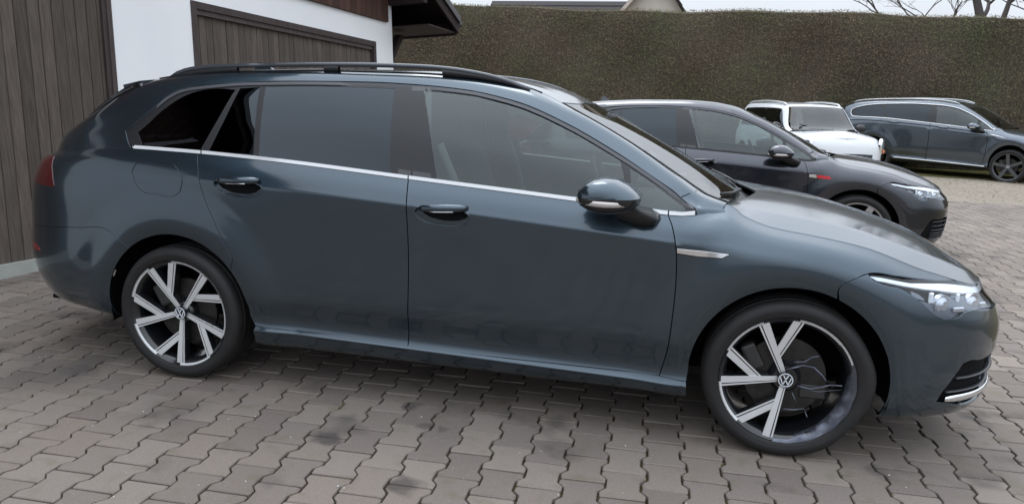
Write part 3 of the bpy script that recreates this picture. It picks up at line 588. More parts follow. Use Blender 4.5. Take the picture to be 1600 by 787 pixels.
def surf_path(F, pts, off=0, MT=None):
    u = np.array([p[0] for p in pts], float); v = np.array([p[1] for p in pts], float); N = nrm(F, u, v); P = F(u, v)
    sg = np.sign(((P-CENT)*N).sum(1)); return P+N*(sg*off)[:, None]
def bonnet_surface(lo):
    cx = ([-.27, .1, .5, .9, UE], [-.13, .235, .61, .775, .8065]); cz = ([-.27, .1, .5, .75, .9, UE], [.955, .912, .805, .735, .706, .6845])
    zc = pch(*cz); xc = pch(*cx)
    def H(u, t):
        u, t = np.broadcast_arrays(np.asarray(u, float), np.asarray(t, float)); e = lo(u, np.full(u.shape, 8.)); x0, w0, z0 = e[..., 0], -e[..., 1], e[..., 2]
        X, Z = xc(u), zc(u)
        K = [e]
        for wf, xf, zf in ((.78, .28, .80), (.40, .76, .965), (0, 1, 1)):
            K.append(np.stack([x0+(X-x0)*xf, -w0*wf, z0+(Z-z0)*zf], -1))
        K.append(K[-2]*np.array([1, -1, 1])); K = np.stack(K, -2)
        return section(K, t, {1: np.full(u.shape, .9)})
    return H
def handle(car, name, cx, cz, dz, door_r, door_l, body, ln=.205):
    """grab bar standing off the cup; dz = drop of the front end"""
    n = 12; pts = []
    for i in range(n+1):
        t = i/n; x = cx-ln/2+ln*t; arch = math.sin(math.pi*t)**.5
        pts.append((x, -.886-.022*arch, cz+dz*(.5-t)+.006))
    V, F = tube(pts, [(.007+.006*math.sin(math.pi*i/n)**.4, .010+.008*math.sin(math.pi*i/n)**.5) for i in range(n+1)], 10)
    car.pair(name, V, F, body, door_r, both=door_l)
    pts2 = [(x, y-.012, z-.013) for x, y, z in pts[3:-3]]; V, F = tube(pts2, .0016, 5); car.pair('handle_inlay', V, F, 'chrome', door_r, both=door_l)
def well(car, cx, body='matt', cz=.32, r=.375):
    V = []; F = []; n = 26; a0, a1 = -14, 192
    for i in range(n+1):
        a = rad(a0+(a1-a0)*i/n); x, z = cx+r*math.cos(a), cz+r*math.sin(a); rr = r+.03
        V += [(x, -.86, z), (cx+rr*math.cos(a), -.80, cz+rr*math.sin(a)), (cx+rr*math.cos(a), -.52, cz+rr*math.sin(a)), (cx, -.52, cz)]
    for i in range(n):
        for k in range(3): F.append((i*4+k, i*4+k+1, i*4+5+k, i*4+4+k))
    car.pair('wheel_arch_liner', V, F, body)
def seat_at(car, x, y, parent=None):
    bm = bmesh.new()
    box(bm, (x, y, .50), (.50, .50, .16), bev=.06, seg=3)
    R1 = Matrix.Rotation(rad(-18), 3, 'Y'); box(bm, (x-.32, y, .80), (.14, .50, .60), R1, bev=.055, seg=3)
    s = bmob('seat', bm, 'seat', car.root, angle=60)
    bm = bmesh.new(); box(bm, (x-.445, y, 1.17), (.10, .27, .17), R1, bev=.045, seg=3); bmob('headrest', bm, 'seat', s, angle=60)
    for o in (s,)+tuple(s.children):
        if car.warped: 
            for v in o.data.vertices: v.co = Vector(car.w(np.array([tuple(v.co)]))[0])
    return s
def build_golf(root, kind, poly):
    est = kind == 'estate'; body = M['golf'] if est else M['gti']
    wp = None
    if not est:
        def wp(P):
            P = np.array(P, float); x = P[..., 0]; P[..., 0] = np.where(x < -1.6, -1.6+(x+1.6)*.845, x); return P
    lo, up = Lower(GS_L), Upper(GS_U); car = Car(root, lo, up, wp); car.warped = not est
    vmaxU = lambda u, v: v > 5.999; endN = lambda u, v: u > UE-1e-4; endT = lambda u, v: u < UT+1e-4
    Pg = lambda k: [tuple(p) for p in poly[k]]
    fine = .022 if est else .05
    # --- lower panels
    dr, dl = car.side('front_door', 'L', Pg('front_door'), body, h=fine, gap=.0028, extra=[2, 6], holes=[Pg('cup_front')])
    rr, rl = car.side('rear_door', 'L', Pg('rear_door'), body, h=fine, gap=.0028, extra=[2, 6], holes=[Pg('cup_rear')])
    q = [p for p in Pg('quarter')]; q = [(max(p[0], -3.78), p[1]) for p in q]
    car.side('quarter_panel', 'L', q, body, h=fine, gap=.0016, extra=[6], holes=[Pg('flap')])
    car.side('fuel_flap', 'L', Pg('flap'), body, h=fine, off=-.0004, gap=.0035, both=False)
    if 1: car.side('quarter_panel_insert', 'L', Pg('flap'), body, h=fine, off=-.004, gap=-.004)
    car.side('front_fender', 'L', Pg('fender'), body, h=fine, gap=.0024, extra=[6])
    car.side('sill', 'L', Pg('sill'), body, h=fine, extra=[2], gap=.0012)
    car.mid('rear_bumper', 'L', [(UT, p[1]) if p[0] < -4.15 else tuple(p) for p in Pg('rear_bumper')], body, endT, h=fine, gap=.0012)
    tg = [(UT, 5.0), (-3.9, 5.03), (-3.78, 5.03), (-3.78, 6.5), (-3.78, 8.0), (-4.0, 8.0), (UT, 8.0)]
    car.mid('tailgate', 'L', tg, body, endT, h=fine)
    f_ = Pg('fender'); seam = [p for p in f_ if p[0] > .14 and p[1] < 6.45]          # fender / bumper seam points
    hl = Pg('headlight'); i0 = 0
    low = hl[1:11]                                                                   # lower lens edge, rear to front
    arc = [(p[0], p[1]) for p in BUMPER_ARC]
    bp = [tuple(p) for p in f_ if p[0] > .143 and p[1] < 6.45 and p[1] > 5.6][:4]+arc+[(.45, 0.), (.8, 0.), (1.05, 0.), (UE, 0.), (UE, 6.0), (1.1, 6.0), (.97, 6.02), (.80, 6.02)]+low[::-1]
    inl = Pg('inlet')
    inlet_h = [inl]
    bumper = car.mid('front_bumper', 'L', bp, body, endN, h=fine, extra=[2, 6] if est else [6], gap=.0016, holes=[inl])
    # inlet: recessed black mouth with slats, chrome blade
    car.side('air_inlet', 'L', inl, 'black', parent=bumper, off=-.03, gap=-.006, depth=.002, h=fine)
    for v0, nm in ((3.35, 'inlet_slat'), (2.85, 'inlet_slat')):
        u0 = .585 if v0 > 3 else .56
        P = surf_path(car.L, [(u, v0) for u in np.linspace(u0, .93, 10)], -.012); V, F = tube(P, [(.010, .004)]*10, 6); car.pair(nm, V, F, 'trim', bumper) if not car.warped else None
    P = surf_path(car.L, [(u, v) for u, v in zip(np.linspace(.553, .93, 12), np.linspace(2.52, 2.66, 12))], .002)
    if est:
        V, F = tube(P, [(.006, .0165-.006*math.exp(-i/.6)-.0006*i) for i in range(12)], 8); car.pair('inlet_chrome', V, F, 'chrome', bumper)
    else:
        for v0 in np.linspace(2.2, 3.7, 6):
            P = surf_path(lo, [(u, v0) for u in np.linspace(.62, .93, 10)], -.006); V, F = tube(P, [(.006, .0035)]*10, 5); car.pair('grille_bar', V, F, 'trim', bumper)
    # centre grille between the inlets and number plate
    gp = [(.99, 1.6), (.985, 3.9), (1.1, 4.2), (UE, 4.2), (UE, 1.6)]
    car.mid('lower_grille', 'L', gp, 'black', endN, parent=bumper, off=.002, h=.05)
    bm = bmesh.new(); box(bm, (.898, 0, .50), (.012, .52, .11), bev=.004); bmob('plate_holder', bm, 'black', bumper)
    # nose: headlight band between bumper and bonnet
    nose = [(.97, 6.05), (.95, 7.6), (.955, 7.95), (1.1, 7.97), (UE, 7.97), (UE, 6.05)]
    car.mid('grille', 'L', nose, 'gloss', endN, h=.05, parent=bumper)
    # headlights
    hr, hll = car.side('headlight', 'L', hl, 'lampdark', h=.03, off=-.018, gap=.001, depth=.03)
    car.side('headlight_glass', 'L', hl, 'lens', parent=hr, both=hll, h=.02, off=.0005, gap=.0022, depth=.02)
    car.side('light_guide', 'L', Pg('drl'), 'drl', parent=hr, both=hll, h=.02, off=-.006, gap=.001, depth=.012)
    for (u, v, r_) in ((.515, 6.15, .030), (.68, 6.75, .030)):
        P = surf_path(lo, [(u, v)], -.022)[0]
        V, F = lathe([(.0005, -.010), (r_*.6, -.013), (r_, -.004), (r_*1.05, .0), (r_*1.35, -.003), (r_*1.4, .012)], 28); an = rad(38)
        V = [(x*math.cos(an)-y*math.sin(an)+P[0], x*math.sin(an)+y*math.cos(an)+P[1], z+P[2]) for x, y, z in V]
        car.pair('lamp_unit', V, F, 'lamp', hr, both=hll, angle=30)
    for (u, v, wd, hh) in ((.475, 6.45, .020, .042), (.60, 7.0, .014, .034), (.57, 5.95, .05, .02), (.73, 6.5, .03, .03)):
        P = surf_path(lo, [(u, v)], -.012)[0]; bm = bmesh.new(); box(bm, tuple(P), (wd, .012, hh), Matrix.Rotation(rad(30), 3, 'Z'), bev=.004); vs = [v_.co.copy() for v_ in bm.verts]; fs = [[l.index for l in f.verts] for f in bm.faces] if bm.verts.index_update() is None else []
        bm.free(); car.pair('lamp_reflector', vs, fs, 'drl' if hh > .03 else 'lamp', hr, both=hll, smooth=False)
    # --- bonnet
    Hs = bonnet_surface(lo); Hw = lambda u, v: car.w(Hs(u, v))
    hp = [(-.268, 0), (-.18, 0), (0, 0), (.25, 0), (.46, 0), (.7, 0), (.95, 0), (UE-.02, 0), (UE-.02, 3), (.6, 3), (.2, 3), (-.24, 3), (-.262, 2), (-.268, 1)]
    car.mid('bonnet', (Hw, METH), hp, body, lambda u, v: v > 2.999, h=fine, extra=[1], gap=.003)
    # --- painted side frame and roof
    sf = [(-3.74, 0), (-3.5, 0), (-3.1, 0), (-2.5, 0), (-2., 0), (-1.5, 0), (-.9, 0), (-.5, 0), (-.40, 0), (-.33, .2), (-.243, .5), (-.243, 4.), (-.4, 4), (-.7, 4), (-.93, 4), (-1.16, 4), (-1.6, 4), (-2.2, 4), (-2.8, 4), (-3.05, 4), (-3.2, 4), (-3.45, 4), (-3.74, 4)]
    dlo = Pg('dlo'); dlo = [(u, max(v, .001)) for u, v in dlo]
    topd = [p for p in dlo if p[1] > .25 or p[0] < -2.85]
    # frame = outer loop that drops along the window opening
    tl = dlo[:16]; rear = [(-2.92, 4.), (-2.985, 3.2), (-3.0, 2.55), (-3.06, 1.98), (-3.17, 1.72), (-3.3, 1.66), (-3.42, 2.1), (-3.52, 2.9), (-3.6, 3.8), (-3.74, 4)]
    loop = [(-3.74, 0), (-3.5, 0), (-3.2, 0), (-3.0, 0), (-2.90, .0)]+[dlo[-1]]+tl+[(-.385, .35), (-.378, 0), (-.33, .0), (-.243, .2)]+sf[11:19]+rear
    car.side('rear_blade', 'U', [(-2.945, 4.)]+rear[1:-1]+[(-3.6, 4.), (-3.4, 4.), (-3.2, 4.), (-3.05, 4.)], 'gloss', h=.03, off=-.002, gap=.0005, depth=.01)
    car.side('side_frame', 'U', loop, body, h=fine, gap=.0008, depth=.02)
    P = surf_path(car.U, Pg('seam'), .0006); V, F = tube([tuple(p) for p in P], .0018, 5); car.pair('panel_gap_strip', V, F, 'matt')  # thin dark strip laid proud of the paint, drawn for a shaded seam groove
    rf = [(-1.005, 4.02), (-1.16, 4.02), (-1.6, 4.02), (-2.2, 4.02), (-2.8, 4.02), (-3.0, 4.02), (-3.08, 4.4), (-3.08, 6), (-2., 6), (-1.1, 6), (-1.02, 6), (-1.005, 5)]
    car.mid('roof_panel', 'U', rf, body if est else M['gloss'], vmaxU, h=.05, gap=.001)
    car.mid('windscreen', 'U', [(-.25, 4.12), (-.45, 4.1), (-.7, 4.08), (-.93, 4.06), (-1.0, 4.06), (-1.0, 5), (-1.012, 6), (-.6, 6), (-.25, 6)], 'g_screen' if est else 'g_other', vmaxU, h=.04, off=-.001, gap=.002, depth=.006)
    for p0 in ([(-.25, 4.1), (-.7, 4.06), (-1.0, 4.04)],):
        P = surf_path(car.U, [(u, 4.07) for u in np.linspace(-1.0, -.25, 16)], .001); V, F = tube([tuple(p) for p in P], [(.006, .003)]*16, 6); car.pair('screen_seal', V, F, 'black')
    car.mid('rear_window', 'U', [(-3.10, 4.0), (-3.3, 4.0), (-3.55, 4.0), (-3.72, 4.3), (-3.72, 6), (-3.4, 6), (-3.10, 6)], 'gloss', vmaxU, h=.05, off=.004, gap=.001)
    # spoiler over the rear window
    V = []; F = []; n = 16
    for i in range(n+1):
        t = -1+2*i/n; y = .622*t; t = abs(t); x1 = -3.19+.085*t**2.5; z1 = 1.362-.014*t**2; x0 = -2.93; z0 = 1.401-.022*t**3; yf = y*.968
        V += [(x0, yf, z0), ((x0+x1)/2, (y+yf)/2, (z0+z1)/2+.006), (x1, y, z1), (x1+.006, y, z1-.020), (x0-.08, yf, z0-.06)]
    for i in range(n):
        for k in range(5): l = (k+1) % 5; F.append((i*5+k, i*5+5+k, i*5+5+l, i*5+l))
    F.append((0, 1, 2, 3, 4)); F.append(tuple(range(n*5, n*5+5))[::-1])
    car.one('spoiler', V, F, body, angle=40)
    B_ = surf_path(car.U, [(u, 3.1) for u in np.linspace(-2.97, -3.24, 8)], -.004); V = []; F = []
    for i, p in enumerate(B_):
        t = i/7; d = np.array([-.50, 0, .86])*(.026*(1-t)**.8+.002); V += [p+[0, -.002, 0], p+d+[0, -.004, 0], p+d+[0, .03, 0], p+[0, .03, 0]]
    for i in range(7):
        for k in range(4): l = (k+1) % 4; F.append((i*4+k, i*4+l, i*4+4+l, i*4+4+k))
    F.append((0, 1, 2, 3)); car_pair_raw('spoiler_fin', V, F, 'gloss', root, root)
    # --- windows: black surround with panes
    hol = ['glass_quarter', 'glass_small', 'glass_rear', 'glass_front', 'glass_tri']
    frm = [(-3.0, 0)] if 0 else None
    base = [dlo[-1]]+tl+[(-.385, .3), (-.382, .03)]+[(-.50, .003), (-.9, .003), (-1.5, .003), (-2.2, .003), (-2.6, .003), (-2.86, .003)]
    car.side('window_frame', 'U', base, 'black', h=.04, off=-.005, gap=-.0015, depth=.012, holes=[Pg(k) for k in hol])
    for k, g in zip(hol, ('g_dark', 'g_dark', 'g_dark', 'g_front', 'g_front')):
        par, parl = (None, True) if k == 'glass_quarter' else (rr, rl) if k in ('glass_small', 'glass_rear') else (dr, dl)
        car.side('window_pane', 'U', Pg(k), g, parent=par, both=parl, h=.05, off=-.0062, gap=-.003, depth=.003)
    # satin finisher strip along the top of the opening
    t_ = [p for p in tl[2:]]
    P = surf_path(car.U, smooth_open(t_, 40), .0); Pin = surf_path(car.U, [(u, v-.075) for u, v in smooth_open(t_, 40)], -.001)
    n = len(P); V = []; F = []
    for i in range(n):
        a, b = P[i], Pin[i]; d = (b-a)/np.linalg.norm(b-a); nn = np.array([0, -.85, .5]); w_ = .016
        a = a+d*.006; b = a+d*w_; V += [a-nn*.004, a+nn*.0012, b+nn*.0006, b-nn*.004]
    for i in range(n-1):
        for k in range(3): F.append((i*4+k, i*4+4+k, i*4+5+k, i*4+1+k))
    car.pair('window_finisher', V, F, 'trim', smooth=False)
    # B pillar covers in gloss, split at the door gap
    for a, b, par, parl in ((-1.617, -1.556, rr, rl), (-1.548, -1.500, dr, dl)):
        lo_b = [(a+.004, .02), (b, .02), (b, 1.96), (a-.002, 1.96)] if a < -1.55 else [(a, .02), (b+.037, .02), (b-.030, 1.96), (a, 1.96)]
        car.side('pillar_cover', 'U', lo_b, 'trimdark', parent=par, both=parl, h=.05, off=-.001, gap=.001, depth=.004, sm=False)
    # chrome belt line
    def belt(u0, u1, nm, par, parl, m='chrome'):
        us = np.linspace(u0, u1, max(3, int(abs(u1-u0)/.06))); A = car.L(us, np.full(us.shape, 8.))
        V = []; F = []
        for i, p in enumerate(A):
            k = 1 if est else .6
            V += [p+[0, .004, .000], p+[0, -.0035, .001], p+[0, -.0015, .0155*k], p+[0, .006, .0175*k], p+[0, .012, .016*k]]
        for i in range(len(us)-1):
            for k in range(4): F.append((i*5+k, i*5+5+k, i*5+6+k, i*5+1+k))
        F.append((0, 1, 2, 3, 4)); F.append(tuple(range(len(us)*5-5, len(us)*5))[::-1])
        car_pair_raw(nm, V, F, m, par or root, parl if parl is not None else root, angle=35)
    mm = 'chrome' if est else 'black'
    belt(-2.885, -2.540, 'chrome_strip', None, None, mm); belt(-2.534, -1.5615, 'chrome_strip', rr, rl, mm); belt(-1.556, -.4945, 'chrome_strip', dr, dl, mm); belt(-.489, -.392, 'chrome_strip', None, None, mm)
    # --- handles
    for nm, dR, dL, pl, cx, cz, dz in (('cup_front', dr, dl, 'front', -1.365, .862, .012), ('cup_rear', rr, rl, 'rear', -2.315, .932, .010)):
        c0 = np.array(poly[nm]).mean(0)
        rel = lambda P, u, v, c0=c0: -.034*np.clip(1-((u-c0[0])/.125)**2-((METL[0](v)-float(METL[0](c0[1])))/.052)**2, 0, 1)**.42
        car.side('handle_recess', 'L', Pg(nm), body, parent=dR, both=dL, h=.012, off=-.0008, gap=-.0005, depth=.004, relief=rel)
        lp = smooth_poly(np.array(Pg(nm)), .02); P = surf_path(car.L, [tuple(q_) for q_ in lp], -.001); V, F = tube([tuple(p) for p in P], .0022, 6, closed=True); car_pair_raw('recess_edge', V, F, body, dR, dL)
        C0 = lo(np.array([c0[0]]), np.array([c0[1]]))[0]
        handle(car, 'door_handle', C0[0], C0[2]+.012, -.012 if nm == 'cup_front' else -.008, dR, dL, body)
    mirror_parts(car, body, dr, dl)
    # --- lights and badges
    car.side('tail_light', 'L', Pg('tail_light'), 'red', h=.03, off=.003, depth=.02, gap=.001)
    car.side('rear_reflector', 'L', Pg('reflector'), 'darkred', h=.03, off=.002, depth=.006, gap=.001)
    if est:
        car.side('badge', 'L', Pg('badge'), 'chrome', h=.01, off=.0035, gap=.0006, depth=.004, sm=False)
        car.side('badge_base', 'L', Pg('badge_base'), 'black', h=.02, off=.0012, gap=0, depth=.004, sm=False)
    else:
        car.side('badge', 'L', [(-.44, 5.80), (-.375, 5.80), (-.38, 5.93), (-.44, 5.92)], 'chrome', h=.02, off=.003, gap=.0006, depth=.003, sm=False)
        car.side('badge_base', 'L', [(-.37, 5.80), (-.25, 5.80), (-.265, 5.92), (-.375, 5.93)], 'badge_red', h=.02, off=.002, gap=0, depth=.003, sm=False)
    # --- roof rails and aerial
    if est:
        rp = [(-2.86, 1.400), (-2.80, 1.425), (-2.737, 1.440), (-2.62, 1.453), (-2.4, 1.463), (-2.1, 1.4735), (-1.8, 1.4775), (-1.6, 1.4755), (-1.474, 1.469), (-1.36, 1.456), (-1.245, 1.434), (-1.17, 1.412), (-1.11, 1.390)]
        pts = [(x, -.592+(.012 if i in (0, 12) else 0), z-.007) for i, (x, z) in enumerate(smooth_open(rp, 44))]
        V, F = tube(pts, [(.011, .0105)]*len(pts), 10); rl_, rll = car.pair('roof_rail', V, F, 'rail')
        for a, b in ((-2.86, -2.50), (-1.50, -1.12), (-2.06, -1.99)):
            xs_ = np.linspace(a, b, 14); zt = np.interp(xs_, [p[0] for p in pts], [p[2] for p in pts]); g4 = up(xs_, np.full(14, 4.)); V = []; F = []
            for x, z, g in zip(xs_, zt, g4): zz = max(z, g[2]-.004); V += [(x, -.600, zz), (x, -.602, g[2]-.006), (x, -.575, g[2]-.006), (x, -.583, zz)]
            for i in range(13):
                for k in range(4): l = (k+1) % 4; F.append((i*4+k, i*4+l, i*4+4+l, i*4+4+k))
            car.pair('rail_foot', V, F, 'black', rl_, both=rll)
        P = surf_path(car.U, [(u, 4.0) for u in np.linspace(-2.9, -1.08, 30)], .001); V, F = tube([tuple(p) for p in P], [(.007, .003)]*30, 6); car.pair('roof_moulding', V, F, 'black')
    ax = -2.72 if est else -2.62; V, F = loftY([[(ax-.065, -.016, 1.425), (ax-.055, -.010, 1.458), (ax-.035, -.004, 1.486), (ax+.0, -.004, 1.478), (ax+.05, -.010, 1.452), (ax+.085, -.014, 1.425)], [(ax-.065, .016, 1.425), (ax-.055, .010, 1.458), (ax-.035, .004, 1.486), (ax+.0, .004, 1.478), (ax+.05, .010, 1.452), (ax+.085, .014, 1.425)]])
    if est: V = [(x, y, z+.008) for x, y, z in V]
    car.one('aerial', V, F, body, angle=40)
    # --- dark core so that gaps read black, floor, arches
    core = [(-3.6, 1.2), (-3.05, 1.2)]+[(-2.68+.40*math.cos(rad(a)), None) for a in ()]
    for a, b in ((-2.27, -.40),):
        us = np.linspace(a, b, 40); vs = np.linspace(.2, 8, 24); UU, VV = np.meshgrid(us, vs); Pp = car.L(UU, VV); Pp[..., 1] += .022; n = 40
        V = Pp.reshape(-1, 3); F = [(r_*n+c, r_*n+c+1, (r_+1)*n+c+1, (r_+1)*n+c) for r_ in range(23) for c in range(n-1)]; car_pair_raw('inner_shell', V, F, 'matt', root, root)
    for us, vs in ((np.linspace(-.40, .42, 16), np.linspace(5.55, 7.0, 8)), (np.linspace(-3.15, -2.27, 16), np.linspace(5.7, 8, 8)), (np.linspace(.40, UE-.02, 20), np.linspace(.3, 7.7, 14)), (np.linspace(UT+.02, -3.08, 20), np.linspace(.3, 7.9, 14))):
        UU, VV = np.meshgrid(us, vs); Pp = car.L(UU, VV); n = len(us); cc = np.array([-1.3, 0, .55]); dd = cc-Pp; dd[..., 2] = 0; Pp = Pp+dd/np.linalg.norm(dd, axis=-1, keepdims=True)*.026
        V = Pp.reshape(-1, 3); F = [(r_*n+c, r_*n+c+1, (r_+1)*n+c+1, (r_+1)*n+c) for r_ in range(len(vs)-1) for c in range(n-1)]; car_pair_raw('inner_shell', V, F, 'matt', root, root)
    bm = bmesh.new(); box(bm, (-1.34, 0, .205), (1.9, 1.62, .02)); box(bm, (-1.34, 0, .22), (4.0, 1.02, .02)); box(bm, (.55, 0, .21), (.30, 1.2, .02)); box(bm, (-3.35, 0, .26), (.5, 1.3, .02)); box(bm, (-.15, 0, .52), (.06, 1.0, .6)); u_ = bmob('underbody', bm, 'matt')
    for v in u_.data.vertices: v.co = Vector(car.w(np.array([tuple(v.co)]))[0])
    u_.parent = root
    well(car, 0); well(car, -2.68)
    # --- cabin
    for y in (-.36, .36): seat_at(car, -1.28, y)
    bm = bmesh.new(); box(bm, (-2.15, 0, .50), (.48, 1.26, .16), bev=.05, seg=2); box(bm, (-2.46, 0, .78), (.13, 1.26, .52), Matrix.Rotation(rad(-20), 3, 'Y'), bev=.05, seg=2); rs = bmob('rear_seat', bm, 'seat', root, angle=60)
    for v in rs.data.vertices: v.co = Vector(car.w(np.array([tuple(v.co)]))[0])
    bm = bmesh.new(); box(bm, (-.50, 0, .84), (.42, 1.42, .15), bev=.05, seg=3); box(bm, (-.62, .36, .93), (.14, .34, .06), bev=.025, seg=2); bmob('dashboard', bm, 'cabin', root, angle=60)
    n = 28; pts = [Vector((-.86, .36, .88))+Matrix.Rotation(rad(-25), 3, 'Y') @ Vector((0, .18*math.cos(2*math.pi*i/n), .18*math.sin(2*math.pi*i/n))) for i in range(n)]
    V, F = tube(pts, .014, 8, closed=True); sw = car.one('steering_wheel', V, F, 'cabin'); bm = bmesh.new(); box(bm, (-.84, .36, .875), (.03, .16, .09), Matrix.Rotation(rad(-25), 3, 'Y'), bev=.012); box(bm, (-.85, .36, .88), (.014, .34, .03), Matrix.Rotation(rad(-25), 3, 'Y'), bev=.005); bmob('steering_hub', bm, 'cabin', sw)
    V, F = tube([(-1.50, -.62, 1.14), (-1.42, -.60, .95), (-1.33, -.58, .62)], [(.003, .02)]*3, 6); car.pair('seat_belt', V, F, 'belt')
    bm = bmesh.new(); box(bm, (-.82, 0, 1.26), (.03, .24, .07), bev=.02, seg=2); bmob('rear_view_mirror', bm, 'cabin', root, angle=50)
    # cowl and wipers
    V = []; F = []
    for i in range(13):
        y = -.62+1.24*i/12; t = abs(y)/.70; x0 = -.175-.115*t*t; z0 = .935+.008*t; V += [(x0-.02, y, z0+.004), (x0+.07, y, z0-.03), (x0+.08, y, z0-.07)]
    for i in range(12):
        for k in range(2): F.append((i*3+k, i*3+k+1, i*3+4+k, i*3+3+k))
    car.one('cowl', V, F, 'black')
    for path in ([(-.268, 5.6), (-.30, 4.9), (-.345, 4.3)],):
        pts = surf_path(car.U, path, .010); V, F = tube([tuple(p) for p in pts], [.009, .007, .005], 6); car.pair('wiper', V, F, 'black')
    # --- wheels
    rx = -2.68 if est else -1.6-1.08*.845
    make_wheel(root, (0, -.7735, .3165), 1, hurt=est, phase=125, style='vee' if est else 'five', rimmat='alu' if est else 'silver')
    make_wheel(root, (rx, -.7735, .3165), 1, phase=125, style='vee' if est else 'five', rimmat='alu' if est else 'silver')
    make_wheel(root, (0, .7735, .3165), -1, phase=100, style='vee' if est else 'five', rimmat='alu' if est else 'silver')
    make_wheel(root, (rx, .7735, .3165), -1, phase=60, style='vee' if est else 'five', rimmat='alu' if est else 'silver')
    return car
def smooth_open(pts, n):
    P = np.array(pts, float); d = np.concatenate([[0], np.cumsum(np.hypot(*(P[1:]-P[:-1]).T))]); t = np.linspace(0, d[-1], n)
    return list(zip(pch(d, P[:, 0])(t), pch(d, P[:, 1])(t)))
def car_pair_raw(nm, V, F, m, pr, pl, **k):
    V = np.array([tuple(v) for v in V]); ob(nm, V, F, m, pr, **k); ob(nm, V*FLIP, [f[::-1] for f in F], m, pl, **k)
M['trimdark'] = mat('pillar_trim', (.022, .023, .026), .16, .0, coat=.4)
M['housing'] = mat('mirror_housing_black', (.012, .012, .014), .25, coat=.2)
# ------------------------------------------------------------------ place materials
STAINS = [(-1.75, -1.236, .075, .75), (-1.548, -.844, .05, .7), (-1.418, -1.022, .045, .6), (-1.323, -1.493, .085, .75), (-1.341, -1.017, .035, .5), (-2.5, -1.2, .20, .3), (-3.3, -1.0, .28, .3), (-.62, -1.62, .09, .3), (1.2, -1.0, .12, .35), (.4, -1.9, .15, .3), (2.6, 2.2, .3, .3)]
def paver_mat(name, island):
    Mt = mat(name, (.3, .3, .3), .82, spec=.35); n = Mt.node_tree; b = n.nodes['Principled BSDF']
    geo = n.nodes.new('ShaderNodeNewGeometry'); oi = n.nodes.new('ShaderNodeObjectInfo'); rnd = geo.outputs['Random Per Island'] if island else oi.outputs['Random']
    pos = geo.outputs['Position']
    cr = n.nodes.new('ShaderNodeValToRGB'); e = cr.color_ramp.elements
    e[0].position = 0; e[0].color = (0.163, 0.135, 0.118, 1); e[1].position = 1; e[1].color = (0.250, 0.213, 0.182, 1)
    for p, c in ((.3, (0.194, 0.165, 0.146, 1)), (.55, (0.210, 0.175, 0.149, 1)), (.8, (0.225, 0.193, 0.169, 1))): x = e.new(p); x.color = c
    n.links.new(rnd, cr.inputs[0])
    def noise(sc, det, lo_, hi, lo2=0, hi2=1):
        t = n.nodes.new('ShaderNodeTexNoise'); t.inputs['Scale'].default_value = sc; t.inputs['Detail'].default_value = det; n.links.new(pos, t.inputs['Vector'])
        r = n.nodes.new('ShaderNodeMapRange'); r.inputs[1].default_value = lo_; r.inputs[2].default_value = hi; r.inputs[3].default_value = lo2; r.inputs[4].default_value = hi2; n.links.new(t.outputs['Fac'], r.inputs[0]); return r.outputs[0]
    def mul(c, f, col):
        x = n.nodes.new('ShaderNodeMix'); x.data_type = 'RGBA'; x.blend_type = 'MIX'; n.links.new(f, x.inputs['Factor']); n.links.new(c, x.inputs['A']); x.inputs['B'].default_value = (*col, 1); return x.outputs['Result']
    c = mul(cr.outputs[0], noise(1.1, 3, .45, .8, 0, .5), (.185, .165, .142))       # dusty areas
    c = mul(c, noise(260, 3, .5, .75, 0, .5), (.085, .08, .078))                  # dark grit
    c = mul(c, noise(150, 2, .62, .78, 0, .7), (.30, .29, .28))                   # pale aggregate
    c = mul(c, noise(3.0, 5, .585, .72, 0, .85), (.075, .065, .06))                # oil and damp spots
    c = mul(c, noise(9, 6, .56, .76, 0, .5), (.115, .10, .055))                  # moss film
    # old oil and damp stains, each at its own spot
    wn = n.nodes.new('ShaderNodeTexNoise'); wn.inputs['Scale'].default_value = 9; wn.inputs['Detail'].default_value = 5; n.links.new(pos, wn.inputs['Vector'])
    wv = n.nodes.new('ShaderNodeVectorMath'); wv.operation = 'MULTIPLY_ADD'; wv.inputs[1].default_value = (.16, .16, 0); n.links.new(wn.outputs['Color'], wv.inputs[0]); n.links.new(pos, wv.inputs[2])
    for sx_, sy_, sr_, sa in STAINS:
        dn = n.nodes.new('ShaderNodeVectorMath'); dn.operation = 'DISTANCE'; dn.inputs[1].default_value = (sx_+.08, sy_+.08, 0); n.links.new(wv.outputs[0], dn.inputs[0])
        rr = n.nodes.new('ShaderNodeMapRange'); rr.interpolation_type = 'SMOOTHSTEP'; rr.inputs[1].default_value = sr_; rr.inputs[2].default_value = sr_*.35; rr.inputs[3].default_value = 0; rr.inputs[4].default_value = sa; n.links.new(dn.outputs['Value'], rr.inputs[0]); c = mul(c, rr.outputs[0], (.055, .048, .046))
    n.links.new(c, b.inputs['Base Color'])
    t = n.nodes.new('ShaderNodeTexNoise'); t.inputs['Scale'].default_value = 220; t.inputs['Detail'].default_value = 4; n.links.new(pos, t.inputs['Vector'])
    q = n.nodes.new('ShaderNodeBump'); q.inputs['Strength'].default_value = .55; q.inputs['Distance'].default_value = .003; n.links.new(t.outputs['Fac'], q.inputs['Height']); n.links.new(q.outputs[0], b.inputs['Normal'])
    return Mt
M['paver'] = paver_mat('concrete_paver', False); M['paver_i'] = paver_mat('concrete_paver_far', True)
